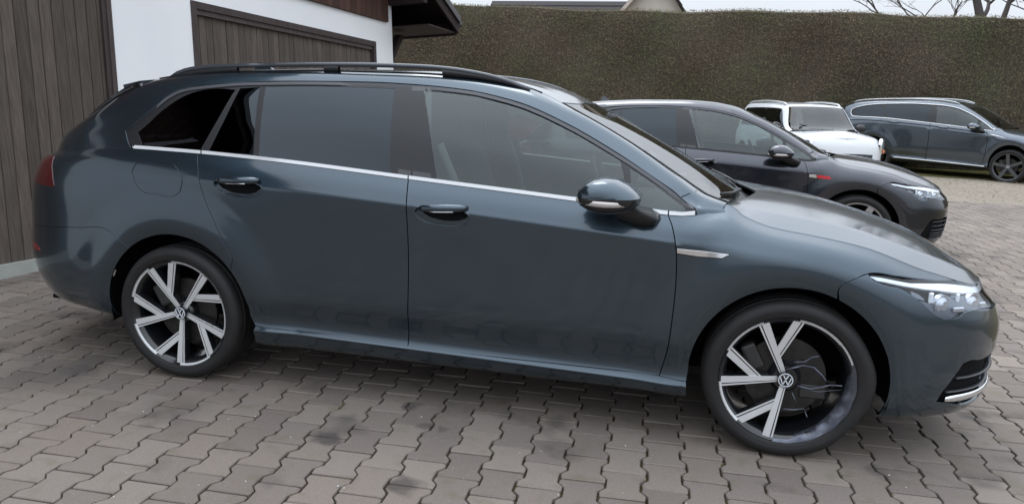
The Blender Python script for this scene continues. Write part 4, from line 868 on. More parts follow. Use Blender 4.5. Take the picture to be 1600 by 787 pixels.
def ground_mat(name, c1, c2, c3, sc=3):
    Mt = mat(name, c1, .95, spec=.2, noise=(sc, .5, c2, 8), bump=(90, .7, .01)); n = Mt.node_tree; b = n.nodes['Principled BSDF']
    src = b.inputs['Base Color'].links[0].from_socket; t = n.nodes.new('ShaderNodeTexNoise'); t.inputs['Scale'].default_value = 45; t.inputs['Detail'].default_value = 6
    tc = [x for x in n.nodes if x.type == 'TEX_COORD'][0]; n.links.new(tc.outputs['Object'], t.inputs['Vector'])
    r = n.nodes.new('ShaderNodeMapRange'); r.inputs[1].default_value = .48; r.inputs[2].default_value = .66; n.links.new(t.outputs['Fac'], r.inputs[0])
    x = n.nodes.new('ShaderNodeMix'); x.data_type = 'RGBA'; n.links.new(r.outputs[0], x.inputs['Factor']); n.links.new(src, x.inputs['A']); x.inputs['B'].default_value = (*c3, 1); n.links.new(x.outputs['Result'], b.inputs['Base Color'])
    return Mt
M['joint'] = ground_mat('joint_soil', (.045, .036, .022), (.080, .070, .026), (.10, .078, .05), 4)
M['yard'] = ground_mat('yard_surface', (.115, .104, .095), (.135, .122, .110), (.10, .09, .083), 1)
M['sand'] = ground_mat('sandy_gravel', (.255, .222, .182), (.30, .265, .22), (.165, .145, .105), 1.3)
M['grass'] = ground_mat('mossy_lawn', (.115, .11, .035), (.16, .135, .055), (.07, .075, .025), 2)
# ------------------------------------------------------------------ ground
def sheet(name, pts, z, m, n=1):
    V = [(x, y, z) for x, y in pts]; return tag(ob(name, V, [tuple(range(len(V)))], m, smooth=False), kind='structure')
sheet('ground', [(-150, -120), (150, -120), (150, 160), (-150, 160)], -.034, 'yard')
sheet('joint_bed', [(-6.5, -9.2), (14, -9.2), (14, 8.75), (5.2, 9.3), (2.6, 10.3), (-.5, 11.2), (-7, 12.0), (-7, 6.5), (-5.1, 6.5)], -.018, 'joint')
# sandy gravel strip, uneven
def terrain(name, x0, x1, y0f, y1f, nx, ny, z, amp, m, seed=0):
    rs = random.Random(seed); ph = [(rs.uniform(0, 6), rs.uniform(.5, 2.5), rs.uniform(-2.5, 2.5)) for _ in range(6)]
    V = []; F = []
    for j in range(ny+1):
        for i in range(nx+1):
            x = x0+(x1-x0)*i/nx; a, b = y0f(x), y1f(x); y = a+(b-a)*j/ny; t = math.sin(math.pi*j/ny)**.5
            V.append((x, y, z+amp*t*sum(math.sin(p+fx*x+fy*y) for p, fx, fy in ph)/6))
    for j in range(ny):
        for i in range(nx): k = j*(nx+1)+i; F.append((k, k+1, k+nx+2, k+nx+1))
    return tag(ob(name, V, F, m), kind='structure')
edge = lambda x: 9.55+.0*x-.30*math.sin(x*.9)*.35+(.10*math.sin(x*3.1)) - .22*(x-2)*(x > 2)
terrain('gravel_strip', -9, 30, edge, lambda x: 14.6+.2*math.sin(x), 120, 16, -.012, .018, 'sand', 3)
terrain('lawn_strip', -12, 34, lambda x: 13.9+.18*math.sin(x*1.7)+.07*math.sin(x*7), lambda x: 24, 140, 10, -.002, .02, 'grass', 5)
sheet('field', [(-90, 22), (120, 22), (120, 120), (-90, 120)], -.028, 'grass')
# ------------------------------------------------------------------ pavers
PL, PW = .191, .1475
def paver_outline(g=.0045):
    a, b, s, q = PW*.5+.0105-g, PW*.5-.0105-g, .014, PL/4; h = PL/2-g*.8
    r = [(a, h), (a, q+s), (b, q-s), (b, -q+s), (a, -q-s), (a, -h)]
    r = [(a-.004, h), (a, h-.005), (a+.0015, q+s), (b, q-s), (b, -(q-s)), (a+.0015, -(q+s)), (a, -h+.005), (a-.004, -h)]
    return [(x, y) for x, y in r]+[(-x, -y) for x, y in r]
OUT = paver_outline()[::-1]
def paver_geo():
    V = [(x*.955, y*.965, 0) for x, y in OUT]+[(x, y, -.0035) for x, y in OUT]+[(x, y, -.017) for x, y in OUT]; n = len(OUT); F = [tuple(range(n))[::-1]]
    for k in range(n):
        l = (k+1) % n; F += [(k, l, n+l, n+k)[::-1], (n+k, n+l, 2*n+l, 2*n+k)[::-1]]
    F = [f[::-1] for f in F]
    return V, F
TH = rad(2.6); ct, st_ = math.cos(TH), math.sin(TH); OX, OY = -.1415, -1.056+PL/2
camxy = np.array(CAM_LOC[:2]); CM = np.array([list(rt), list(upv), list(fw)]); CL_ = np.array(CAM_LOC)
def topx(p):
    d = CM @ (np.array(p)-CL_); return (800+1150*d[0]/d[2], 393.5-1150*d[1]/d[2], d[2])
cand = []
for i in range(-80, 140):
    for j in range(-60, 120):
        lx, ly = i*PW, j*PL+(PL/2 if i % 2 else 0)
        x, y = OX+ct*lx-st_*ly, OY+st_*lx+ct*ly
        if not (-9 < y < edge(x)-.05): continue
        if x < -5.16+.096*(y-.32) and y < 6.6 or x < -8: continue
        px, py, d = topx((x, y, 0))
        if (d > .5 and -160 < px < 1760 and py < 930) or (y < .5 and -7 < x < 6.5): cand.append((d, x, y, px, py))
cand.sort(key=lambda c: (not (0 < c[3] < 1600 and c[4] < 787) or (c[2] > -.80 and -3.6 < c[1] < .8) or c[2] < -2.6, c[0]))
V0, F0 = paver_geo(); me0 = bpy.data.meshes.new('paver'); me0.from_pydata(V0, [], F0); me0.materials.append(M['paver']); me0.update()
pav = tag(empty('paving', (0, 0, 0)), kind='structure')
rp = random.Random(4); SV = []; SF = []
for k, (d, x, y, px, py) in enumerate(cand):
    az = TH+rp.uniform(-.012, .012); tx, ty = rp.uniform(-.012, .012), rp.uniform(-.012, .012); z = rp.uniform(-.0018, .0012); x += rp.uniform(-.0012, .0012); y += rp.uniform(-.0012, .0012)
    if k < 300:
        o = bpy.data.objects.new('paver', me0); C.objects.link(o); o.parent = pav; o.location = (x, y, z-.001); o.rotation_euler = (tx, ty, az)
    else:
        c, s = math.cos(az), math.sin(az); b = len(SV)
        SV += [(x+c*a-s*e, y+s*a+c*e, z-.001+w-tx*0+ty*a*-1+tx*e) for a, e, w in V0]; SF += [tuple(b+q for q in f) for f in F0]
tag(ob('pavers', SV, SF, 'paver_i', pav, smooth=False), kind='stuff')
# tufts of moss, weeds and grit in the joints
mv = []; mf = []; rg = random.Random(9)
for d, x, y, px, py in cand[:2200]:
    if rg.random() < (.6 if x > -.8 else .3):
        e = rg.choice([-1, 1]); bx, by = e*PW*.5*ct, rg.uniform(-.09, .09); r_ = rg.uniform(.004, .011)
        for q in range(rg.randint(2, 5)):
            cx, cyy = x+bx+rg.uniform(-.005, .005), y+by+rg.uniform(-.016, .016); b = len(mv); rr = r_*rg.uniform(.5, 1.1)
            mv += [(cx+rr*math.cos(t*1.571+rg.random()), cyy+rr*math.sin(t*1.571+rg.random()), -.009) for t in range(4)]+[(cx, cyy, -.004+rr*.6)]
            mf += [(b+t, b+(t+1) % 4, b+4) for t in range(4)]
M['moss'] = mat('moss', (.085, .080, .025), .95, noise=(30, .5, (.12, .095, .045)))
tag(ob('moss', mv, mf, 'moss', smooth=False), kind='stuff')
# crumbs and small bright chips lying about
cv = []; cf = []
for _ in range(260):
    d, x, y, px, py = cand[int(rg.random()**1.5*2500)]; x += rg.uniform(-.08, .08); y += rg.uniform(-.08, .08); r_ = rg.uniform(.0015, .0042); b = len(cv)
    cv += [(x+r_*rg.uniform(.6, 1.2), y, .001), (x, y+r_, .001), (x-r_*rg.uniform(.6, 1.3), y, .001), (x, y-r_, .001), (x, y, .001+r_)]; cf += [(b, b+1, b+4), (b+1, b+2, b+4), (b+2, b+3, b+4), (b+3, b, b+4)]
M['chip'] = mat('pale_chip', (.6, .6, .58), .8); tag(ob('grit', cv, cf, 'chip', smooth=False), kind='stuff')
# leaf litter on the gravel and lawn
lv = []; lf = []
for _ in range(2600):
    x = rg.uniform(-2, 12); y = rg.uniform(9.3, 16.2); r_ = rg.uniform(.012, .035); a = rg.uniform(0, 6.3); b = len(lv); z = .008+rg.uniform(0, .01)
    lv += [(x+r_*math.cos(a), y+r_*math.sin(a), z+rg.uniform(0, .012)), (x-r_*.5*math.sin(a), y+r_*.5*math.cos(a), z), (x-r_*math.cos(a), y-r_*math.sin(a), z+rg.uniform(0, .012)), (x+r_*.5*math.sin(a), y-r_*.5*math.cos(a), z)]; lf.append((b, b+1, b+2, b+3))
M['leaf'] = mat('dead_leaf', (.16, .11, .06), .8, noise=(3, .4, (.09, .065, .04))); tag(ob('fallen_leaves', lv, lf, 'leaf', smooth=False), kind='stuff')
# ------------------------------------------------------------------ garage (planes measured along the wall: a along, b up, c out)
GO, GH, GU_, GN = np.array([-5.029, .321, -.01]), np.array([.096, .995, -.027]), np.array([-.062, .061, .996]), np.array([.993, -.094, .068])
def gp(a, b, c=0): return tuple(GO+a*GH+b*GU_+c*GN)
def gbox(parts, a0, a1, b0, b1, c0, c1):
    V = [gp(a, b, c) for c in (c0, c1) for a, b in ((a0, b0), (a1, b0), (a1, b1), (a0, b1))]
    parts.append((V, [(0, 3, 2, 1), (4, 5, 6, 7), (0, 1, 5, 4), (1, 2, 6, 5), (2, 3, 7, 6), (3, 0, 4, 7)]))
def wood(name, c1, c2):
    Mt = mat(name, c1, .8, spec=.25); n = Mt.node_tree; b = n.nodes['Principled BSDF']; tc = [x for x in n.nodes if x.type == 'TEX_COORD'][0]; oi = n.nodes.new('ShaderNodeObjectInfo')
    mp = n.nodes.new('ShaderNodeMapping'); mp.inputs['Scale'].default_value = (60, 60, 2.2); n.links.new(tc.outputs['Object'], mp.inputs[0])
    t = n.nodes.new('ShaderNodeTexNoise'); t.inputs['Scale'].default_value = 1; t.inputs['Detail'].default_value = 7; t.inputs['Roughness'].default_value = .65; n.links.new(mp.outputs[0], t.inputs['Vector'])
    r = n.nodes.new('ShaderNodeMapRange'); r.inputs[1].default_value = .32; r.inputs[2].default_value = .68; n.links.new(t.outputs['Fac'], r.inputs[0])
    x = n.nodes.new('ShaderNodeMix'); x.data_type = 'RGBA'; x.inputs['A'].default_value = (*c1, 1); x.inputs['B'].default_value = (*c2, 1); n.links.new(r.outputs[0], x.inputs['Factor'])
    h_ = n.nodes.new('ShaderNodeHueSaturation'); rr = n.nodes.new('ShaderNodeMapRange'); rr.inputs[3].default_value = .78; rr.inputs[4].default_value = 1.22; n.links.new(oi.outputs['Random'], rr.inputs[0]); n.links.new(rr.outputs[0], h_.inputs['Value']); n.links.new(x.outputs['Result'], h_.inputs['Color']); n.links.new(h_.outputs[0], b.inputs['Base Color'])
    q = n.nodes.new('ShaderNodeBump'); q.inputs['Strength'].default_value = .5; q.inputs['Distance'].default_value = .003; n.links.new(t.outputs['Fac'], q.inputs['Height']); n.links.new(q.outputs[0], b.inputs['Normal'])
    return Mt
M['plank'] = wood('weathered_plank', (.066, .053, .044), (.118, .098, .082)); M['frame'] = wood('door_frame_timber', (.045, .034, .032), (.085, .066, .062)); M['gable'] = wood('brown_gable_board', (.050, .025, .018), (.095, .052, .040))
M['soffit'] = wood('dark_soffit', (.018, .012, .012), (.040, .027, .026)); M['render'] = mat('white_render', (.86, .86, .86), .9, spec=.2, bump=(55, .35, .006), noise=(1.2, .7, (.74, .755, .77)))
M['plinth'] = mat('concrete_plinth', (.40, .41, .39), .9, bump=(70, .4, .003), noise=(5, .5, (.30, .31, .28))); M['tile'] = mat('dark_roof_tile', (.05, .052, .06), .85, spec=.15, noise=(12, .5, (.08, .07, .065))); M['metal'] = mat('painted_gutter', (.05, .045, .05), .3, .4)
gar = tag(empty('garage', (0, 0, 0)), 'white rendered garage with brown timber gable and two plank doors behind the estate car', 'garage')
parts = []
gbox(parts, 5.47, 5.965, -.8, 2.9, -.3, 0)                     # corner pier
gbox(parts, 1.131, 2.028, -.8, 2.9, -.3, .002)                 # pier between the doors
gbox(parts, 2.028, 5.47, 2.205, 2.9, -.3, .001); gbox(parts, -2.5, 1.131, 2.32, 2.9, -.3, .001); gbox(parts, -7.5, -2.5, -.8, 2.9, -.3, .0)
V, F = join(parts); ob('wall', V, F, 'render', gar, smooth=False)
parts = []; gbox(parts, 5.66, 5.965, -.8, 3.2, -7.0, -.3); gbox(parts, -7.5, -7.2, -.8, 3.2, -7, -.3); gbox(parts, -7.2, 5.66, -.8, 3.2, -7.0, -6.7); V, F = join(parts); ob('wall', V, F, 'render', gar, smooth=False)
parts = []; gbox(parts, -2.5, 1.13, -.5, .103, -.12, .028); V, F = join(parts); ob('plinth', V, F, 'plinth', gar, smooth=False)
# board doors: every board its own piece
def door(a0, a1, b0, b1, w, c=-.03):
    dr = empty('garage_door', (0, 0, 0)); dr.parent = gar
    p = []; gbox(p, a0, a1, b0, b1, c-.05, c-.03); V, F = join(p); ob('door_backing', V, F, 'soffit', dr, smooth=False)
    x = a0; rr = random.Random(int(a0*10))
    while x < a1-.01:
        e = min(x+w*rr.uniform(.97, 1.03), a1); bb = .004; cc = c+rr.uniform(-.003, .003); V = [gp(a, b, q) for b in (b0, b1) for a, q in ((x+.002, cc-.02), (x+.002, cc-bb), (x+.002+bb, cc), (e-.002-bb, cc), (e-.002, cc-bb), (e-.002, cc-.02))]
        F = [(k, (k+1) % 6, 6+(k+1) % 6, 6+k) for k in range(6)]+[(5, 4, 3, 2, 1, 0), (6, 7, 8, 9, 10, 11)]; ob('board', V, F, 'plank', dr, smooth=False); x = e
    return dr
def frame(a0, a1, b1, w=.07, left=True, right=True, b0=0):
    fr = []
    if left: gbox(fr, a0, a0+w, b0, b1, -.05, .012)
    if right: gbox(fr, a1-w, a1, b0, b1, -.05, .012)
    gbox(fr, a0+(w if left else 0), a1-(w if right else 0), b1-w, b1, -.05, .010); gbox(fr, a0+(w if left else 0), a1-(w if right else 0), b1-w*1.75, b1-w, -.06, -.008)
    for v, f in fr: ob('door_frame', v, f, 'frame', gar, smooth=False)
door(-2.5, 1.05, .105, 2.25, .1008, -.02); frame(-2.5, 1.131, 2.32, .045, left=False, b0=.103); p = []; gbox(p, 1.05, 1.088, .103, 2.25, -.05, -.002); V, F = join(p); ob('door_frame', V, F, 'frame', gar, smooth=False)
door(2.075, 5.40, .02, 2.10, .094, -.045); frame(2.028, 5.47, 2.205, .065)
# brown gable boards above the doors
x = -7.5; RA, RB = -.8, 6.02                                  # ridge position and height
rr = random.Random(3)
slope = lambda a: RB-.44*abs(a-RA)
while x < 5.78:
    e = min(x+.135, 5.79); V = [gp(a, b, q) for q in (.02, .045) for a, b in ((x+.003, 2.50), (e-.003, 2.50), (e-.003, max(2.52, slope(e))), (x+.003, max(2.52, slope(x))))]
    ob('gable_board', V, [(0, 3, 2, 1), (4, 5, 6, 7), (0, 1, 5, 4), (1, 2, 6, 5), (2, 3, 7, 6), (3, 0, 4, 7)], 'gable', gar, smooth=False); x = e
p = []; gbox(p, -7.5, 5.79, 2.5, 2.9, .001, .018); V, F = join(p); ob('gable_backing', V, F, 'soffit', gar, smooth=False)
# roof: two slopes with verge overhang, barge boards, rafters, tiles
OV = .62; E1, E0 = 6.93, -8.53
def rslab(a0, a1, lo_, th, c0, c1, m, name, par=gar):
    V = [gp(a, slope(a)+lo_+t, c) for c in (c0, c1) for a, t in ((a0, 0), (a1, 0), (a1, th), (a0, th))]
    return ob(name, V, [(0, 3, 2, 1), (4, 5, 6, 7), (0, 1, 5, 4), (1, 2, 6, 5), (2, 3, 7, 6), (3, 0, 4, 7)], m, par, smooth=False)
for a0, a1 in ((RA, E1), (E0, RA)):
    rslab(a0, a1, -.03, .03, -7.4, OV-.03, 'soffit', 'soffit'); rslab(a0, a1, .0, .05, -7.45, OV-.0, 'tile', 'roof')
    rslab(a0, a1, -.17, .16, OV-.03, OV, 'soffit', 'barge_board'); rslab(a0, a1, -.03, .10, OV+.002, OV+.035, 'metal', 'verge_trim')
    n_ = int(abs(a1-a0)/.33)
    for i in range(n_+1):
        a = a0+(a1-a0)*i/n_; b = a+.33*(1 if a1 > a0 else -1)
        rslab(a, min(a+.34, a1), .052+.012, .014, -7.5, OV+.03, 'tile', 'tile_course')
    for c in (-.9, -1.8, -2.7, -3.6, -4.5, -5.4, -6.3): 
        e0, e1 = (5.97, E1-.03) if a1 > 0 else (E0+.03, -7.5); rslab(e0, e1, -.13, .10, c-.04, c+.04, 'soffit', 'rafter')
p = []; gbox(p, E1-.03, E1, slope(E1)-.20, slope(E1)-.0, -7.4, OV-.03); V, F = join(p); ob('fascia', V, F, 'soffit', gar, smooth=False)
p = []; gbox(p, 5.967, E1-.03, slope(E1)-.17, slope(E1)-.15, -7.3, OV-.05); V, F = join(p); ob('soffit', V, F, 'soffit', gar, smooth=False)
V, F = tube([gp(E1+.06, slope(E1)-.03, c) for c in np.linspace(-7.4, OV, 6)], .055, 10); ob('gutter', V, F, 'metal', gar)
for a in (5.90, -7.4):                                          # purlin ends and the knee brace at the corner
    p = []; gbox(p, a-.06, a+.06, slope(a)-.33, slope(a)-.17, -.1, OV-.06); V, F = join(p); ob('purlin', V, F, 'soffit', gar, smooth=False)
V = [gp(a, b, c) for c in (-.14, -.04) for a, b in ((5.967, 1.98), (6.04, 1.98), (6.42, 2.40), (6.30, 2.40))]; ob('knee_brace', V, [(0, 3, 2, 1), (4, 5, 6, 7), (0, 1, 5, 4), (1, 2, 6, 5), (2, 3, 7, 6), (3, 0, 4, 7)], 'soffit', gar, smooth=False)
V, F = tube([gp(6.0, 1.0, -.2), gp(6.0, 2.05, -.2), gp(6.08, 2.15, -.2), gp(6.9, 2.42, -.2)], .03, 8); 
p = []; gbox(p, 5.0, 5.965, 2.30, 2.62, -.3, -.29)
# ------------------------------------------------------------------ hedge: a clipped block with a ragged leafy skin
def hedge():
    root = tag(empty('hedge', (0, 16.4, 0)), 'tall clipped brown-green hedge along the far side of the yard', 'hedge')
    rs = np.random.RandomState(5); x0, x1 = -17.0, 22.0
    top = lambda x: 3.77-.012*(x+7)+.035*np.sin(x*.7)+.02*np.sin(x*2.3)
    face = lambda x, z: .10*np.sin(x*.45+z*.3)+.06*np.sin(x*1.3+2*z)+.04*np.sin(x*3.1-z*2.2)-.05*(z-1.8)
    nx, nz = 190, 16; V = []; F = []
    for i in range(nx+1):
        x = x0+(x1-x0)*i/nx; T = float(top(x))
        for k in range(nz+1): z = T*k/nz; V.append((x, .12+float(face(x, z)), z-.02))
        V.append((x, .35, T+.04)); V.append((x, 1.5, T+.03)); V.append((x, 1.6, -.02))
    r = nz+4
    for i in range(nx):
        for k in range(r-1): F.append((i*r+k, (i+1)*r+k, (i+1)*r+k+1, i*r+k+1))
    M['hedgecore'] = mat('hedge_core', (.105, .090, .070), 1, spec=.05, bump=(25, .8, .05)); ob('hedge_core', V, F, 'hedgecore', root, smooth=False)
    n = 320000; x = rs.uniform(x0, x1, n); side = rs.rand(n) < .86; z = np.where(side, rs.uniform(0, 1, n)*top(x), top(x)+rs.uniform(-.02, .07, n)); y = np.where(side, face(x, z)+rs.uniform(-.05, .05, n), rs.uniform(0, 1.5, n))
    y = np.where(side & (z > top(x)-.12), y+.08*(z-top(x)+.12)/.12, y)
    s = rs.uniform(.012, .034, n)*np.where(rs.rand(n) < .1, 1.35, 1); 
    d1 = rs.normal(size=(n, 3)); d1[:, 2] += .3; d1[:, 1] *= .45; d1 /= np.linalg.norm(d1, axis=1)[:, None]; d2 = np.cross(d1, rs.normal(size=(n, 3))); d2 /= np.linalg.norm(d2, axis=1)[:, None]
    c = np.stack([x, y, z], 1); A = c-d1*s[:, None]; B = c+d2*s[:, None]*.45; D = c+d1*s[:, None]; V = np.stack([A, B, D], 1).reshape(-1, 3)
    me = bpy.data.meshes.new('foliage'); me.vertices.add(n*3); me.vertices.foreach_set('co', V.ravel()); me.loops.add(n*3); me.loops.foreach_set('vertex_index', np.arange(n*3, dtype=np.int32)); me.polygons.add(n); me.polygons.foreach_set('loop_start', np.arange(0, n*3, 3, dtype=np.int32)); me.polygons.foreach_set('loop_total', np.full(n, 3, np.int32)); me.update(); me.validate()
    Mt = mat('hedge_foliage', (.06, .05, .02), .85, spec=.15); nn = Mt.node_tree; b = nn.nodes['Principled BSDF']; g = nn.nodes.new('ShaderNodeNewGeometry'); tc = nn.nodes.new('ShaderNodeTexCoord')
    cr = nn.nodes.new('ShaderNodeValToRGB'); e = cr.color_ramp.elements; e[0].color = (.168, .146, .108, 1); e[1].color = (.200, .180, .132, 1)
    for p, c_ in ((.35, (.174, .153, .114, 1)), (.6, (.178, .163, .116, 1)), (.82, (.188, .166, .125, 1))): q = e.new(p); q.color = c_
    nn.links.new(g.outputs['Random Per Island'], cr.inputs[0])
    t = nn.nodes.new('ShaderNodeTexNoise'); t.inputs['Scale'].default_value = .55; t.inputs['Detail'].default_value = 5; nn.links.new(tc.outputs['Object'], t.inputs['Vector'])
    r_ = nn.nodes.new('ShaderNodeMapRange'); r_.inputs[1].default_value = .42; r_.inputs[2].default_value = .66; nn.links.new(t.outputs['Fac'], r_.inputs[0])
    x_ = nn.nodes.new('ShaderNodeMix'); x_.data_type = 'RGBA'; x_.blend_type = 'MULTIPLY'; x_.inputs['Factor'].default_value = 1; 
    x2 = nn.nodes.new('ShaderNodeMix'); x2.data_type = 'RGBA'; x2.inputs['A'].default_value = (1.12, .97, .86, 1); x2.inputs['B'].default_value = (.80, 1.06, .66, 1); nn.links.new(r_.outputs[0], x2.inputs['Factor'])
    nn.links.new(cr.outputs[0], x_.inputs['A']); nn.links.new(x2.outputs['Result'], x_.inputs['B']); nn.links.new(x_.outputs['Result'], b.inputs['Base Color'])
    me.materials.append(Mt); o = bpy.data.objects.new('foliage', me); C.objects.link(o); o.parent = root; o['kind'] = 'stuff'
hedge()
# ------------------------------------------------------------------ trees
def tree(loc, seed, h, name='bare_tree', label='', lean=(0, 0), spread=1.0, r0=.22, low=1.6, forks=None, depth=6):
    rs = random.Random(seed); root = tag(empty(name, loc), label, 'tree', 'bare trees behind the hedge'); V = []; F = []; T = []; TF = []
    def seg(path, rad_, n, tw):
        v, f = tube(path, rad_, n, caps=False)
        (A, B) = (T, TF) if tw else (V, F)
        b = len(A); A.extend(v); B.extend([tuple(i+b for i in q) for q in f])
    def grow(p, d, L, r, lv):
        n = 5; path = [p]; rr = [r]; q = Vector(p); dd = Vector(d).normalized()
        for i in range(n):
            dd = (dd+Vector((rs.uniform(-1, 1), rs.uniform(-1, 1), rs.uniform(-.6, .75)))*(.22 if lv < 2 else .34)).normalized(); q = q+dd*L/n; path.append(q.copy()); rr.append(r*(1-.42*(i+1)/n))
        seg(path, rr, 8 if lv < 2 else 5 if lv < 4 else 3, lv >= 3)
        if lv >= depth: return
        k = rs.choice((2, 3)) if lv else 4
        for j in range(k+(1 if lv > 1 else 0)):
            t = rs.uniform(.35, 1) if j else 1; i = min(n, max(1, int(t*n))); nd = (dd*.75+Vector((rs.uniform(-1, 1)*spread, rs.uniform(-1, 1)*spread, rs.uniform(-.25, .7)))).normalized()
            grow(path[i], nd, L*rs.uniform(.58, .80), rr[i]*rs.uniform(.5, .78), lv+1)
    for (d, L, r, hh) in (forks or [((lean[0], lean[1], 1), h*.30, r0, 0)]): grow(Vector((0, 0, hh)), Vector(d), L, r, 0 if not forks else 1)
    if forks:
        seg([Vector((0, 0, -.1)), Vector((0.02, 0, low*.5)), Vector((0, 0, low+.05))], [r0*1.25, r0*1.05, r0], 10, False)
    M.setdefault('bark', mat('bark', (.045, .037, .035), .9, bump=(30, .8, .02), noise=(8, .5, (.075, .06, .055))))
    ob('trunk', V, F, 'bark', root); o = ob('crown', T, TF, 'bark', root, smooth=False); return root
# ------------------------------------------------------------------ the cars
BUMPER_ARC = POLY['arcb']
est = tag(empty('estate_car', (0, 0, 0)), 'dark blue-grey estate car in the foreground with roof rails and a wrecked front wheel', 'car')
build_golf(est, 'estate', POLY)
g = GTI_POSE
gti = tag(empty('hatchback_car', (g[0], g[1], g[3]), (0, math.atan(g[4]), g[2])), 'dark grey hatchback with a red wing badge parked directly behind the estate car', 'car')
build_golf(gti, 'hatch', POLY)
# ------------------------------------------------------------------ SUV: the same surface kit bent to taller proportions
def suv_warp(P):
    P = np.array(P, float); x, z = P[..., 0].copy(), P[..., 2].copy()
    up_ = sstep(.98, 1.30, z); rear = sstep(-2.35, -3.15, x) if 0 else np.clip((-2.35-x)/.8, 0, 1)
    xx = x-.30*up_*rear*rear*(3-2*rear)
    P[..., 0] = np.where(xx < -.9, xx*1.05+.045, xx); P[..., 2] = z*1.10+.045; P[..., 1] *= 1.03
    return P
def build_suv(root, poly):
    lo, up = Lower(GS_L), Upper(GS_U); car = Car(root, lo, up, suv_warp); car.warped = True; body = M['suv']; S = lambda k: [tuple(p) for p in poly[k]]
    vm = lambda u, v: v > 5.999; eN = lambda u, v: u > UE-1e-4; eT = lambda u, v: u < UT+1e-4; h = .07
    dr, dl = car.side('front_door', 'L', S('front_door'), body, h=h, extra=[6], gap=.005); rr, rl = car.side('rear_door', 'L', S('rear_door'), body, h=h, extra=[6], gap=.005)
    q = [(max(p[0], -3.78), p[1]) for p in S('quarter')]; car.side('quarter_panel', 'L', q, body, h=h, gap=.001, extra=[6]); car.side('front_fender', 'L', S('fender'), body, h=h, extra=[6], gap=.004)
    car.side('sill', 'L', S('sill'), 'black', h=h, gap=.002)
    car.mid('rear_bumper', 'L', [(UT, p[1]) if p[0] < -4.15 else tuple(p) for p in S('rear_bumper')], body, eT, h=h)
    car.mid('tailgate', 'L', [(UT, 5.0), (-3.9, 5.03), (-3.78, 5.03), (-3.78, 6.5), (-3.78, 8.0), (-4.0, 8.0), (UT, 8.0)], body, eT, h=h)
    hl = S('headlight'); f_ = S('fender'); bp = [tuple(p) for p in f_ if p[0] > .143 and p[1] < 6.45 and p[1] > 5.6][:4]+S('arcb')+[(.45, 0.), (.8, 0.), (1.05, 0.), (UE, 0.), (UE, 6.0), (1.1, 6.0), (.97, 6.02), (.80, 6.02)]+hl[1:11][::-1]
    b = car.mid('front_bumper', 'L', bp, body, eN, h=h); car.mid('grille', 'L', [(.97, 6.05), (.95, 7.6), (.955, 7.95), (1.1, 7.97), (UE, 7.97), (UE, 6.05)], 'gloss', eN, h=h, parent=b)
    hr, hll = car.side('headlight', 'L', hl, 'lamp', h=.05, off=-.01, depth=.02); car.side('headlight_glass', 'L', hl, 'lens', parent=hr, both=hll, h=.05, off=.0005)
    Hs = bonnet_surface(lo); car.mid('bonnet', (lambda u, v: suv_warp(Hs(u, v)), METH), [(-.268, 0), (-.18, 0), (0, 0), (.25, 0), (.46, 0), (.7, 0), (.95, 0), (UE-.02, 0), (UE-.02, 3), (.6, 3), (.2, 3), (-.24, 3), (-.262, 2), (-.268, 1)], body, lambda u, v: v > 2.999, h=h, extra=[1])
    D = [(-3.16, .55), (-3.10, 1.05), (-2.98, 1.45), (-2.80, 1.72), (-2.55, 1.86), (-2.2, 1.9), (-1.7, 1.9), (-1.4, 1.9), (-1.16, 1.9), (-.93, 1.88), (-.71, 1.85), (-.49, 1.80), (-.40, 1.4), (-.375, .6), (-.38, .03), (-.5, .02), (-.9, .02), (-1.5, .02), (-2.2, .02), (-2.7, .02), (-3.02, .02), (-3.14, .2)]
    car.side('side_frame', 'U', [(-3.74, 0), (-3.5, 0), (-3.1, 0), (-2.5, 0), (-1.5, 0), (-.5, 0), (-.33, 0), (-.243, .3), (-.243, 4), (-.4, 4), (-.7, 4), (-.93, 4), (-1.16, 4), (-1.6, 4), (-2.2, 4), (-2.8, 4), (-3.05, 4), (-3.2, 4), (-3.45, 4), (-3.74, 4)], body, holes=[D], h=h, gap=.001)
    g1 = [(-3.08, .55), (-3.03, .95), (-2.93, 1.38), (-2.78, 1.62), (-2.60, 1.73), (-2.52, 1.2), (-2.47, .12), (-2.75, .12), (-3.0, .12), (-3.07, .25)]
    g2 = [(-2.43, .12), (-2.52, 1.75), (-2.1, 1.8), (-1.66, 1.8), (-1.64, .12)]; g3 = [(-1.46, .12), (-1.53, 1.8), (-1.2, 1.8), (-.95, 1.78), (-.72, 1.72), (-.68, .12)]; g4 = [(-.63, .12), (-.65, 1.70), (-.5, 1.66), (-.43, 1.2), (-.41, .3)]
    car.side('window_frame', 'U', D, 'black', h=h, off=-.006, gap=-.002, holes=[g1, g2, g3, g4])
    for gl, m_, a, c in ((g1, 'g_dark', None, True), (g2, 'g_dark', rr, rl), (g3, 'g_front', dr, dl), (g4, 'g_front', dr, dl)): car.side('window_pane', 'U', gl, m_, parent=a, both=c, h=.08, off=-.008, gap=-.004, depth=.003)
    P = surf_path(car.U, smooth_loop(D, 90), .004); V, F = tube([tuple(p) for p in P], [(.010, .012)]*len(P), 6, closed=True); car_pair_raw('chrome_surround', V, F, 'bright', root, root)
    car.mid('roof_panel', 'U', [(-1.005, 4.02), (-1.6, 4.02), (-2.2, 4.02), (-2.8, 4.02), (-3.08, 4.1), (-3.08, 6), (-2., 6), (-1.02, 6), (-1.005, 5)], body, vm, h=.1)
    car.mid('windscreen', 'U', [(-.25, 4.1), (-.7, 4.1), (-1.0, 4.1), (-1.0, 5), (-1.012, 6), (-.6, 6), (-.25, 6)], 'g_other', vm, h=.1, off=-.001)
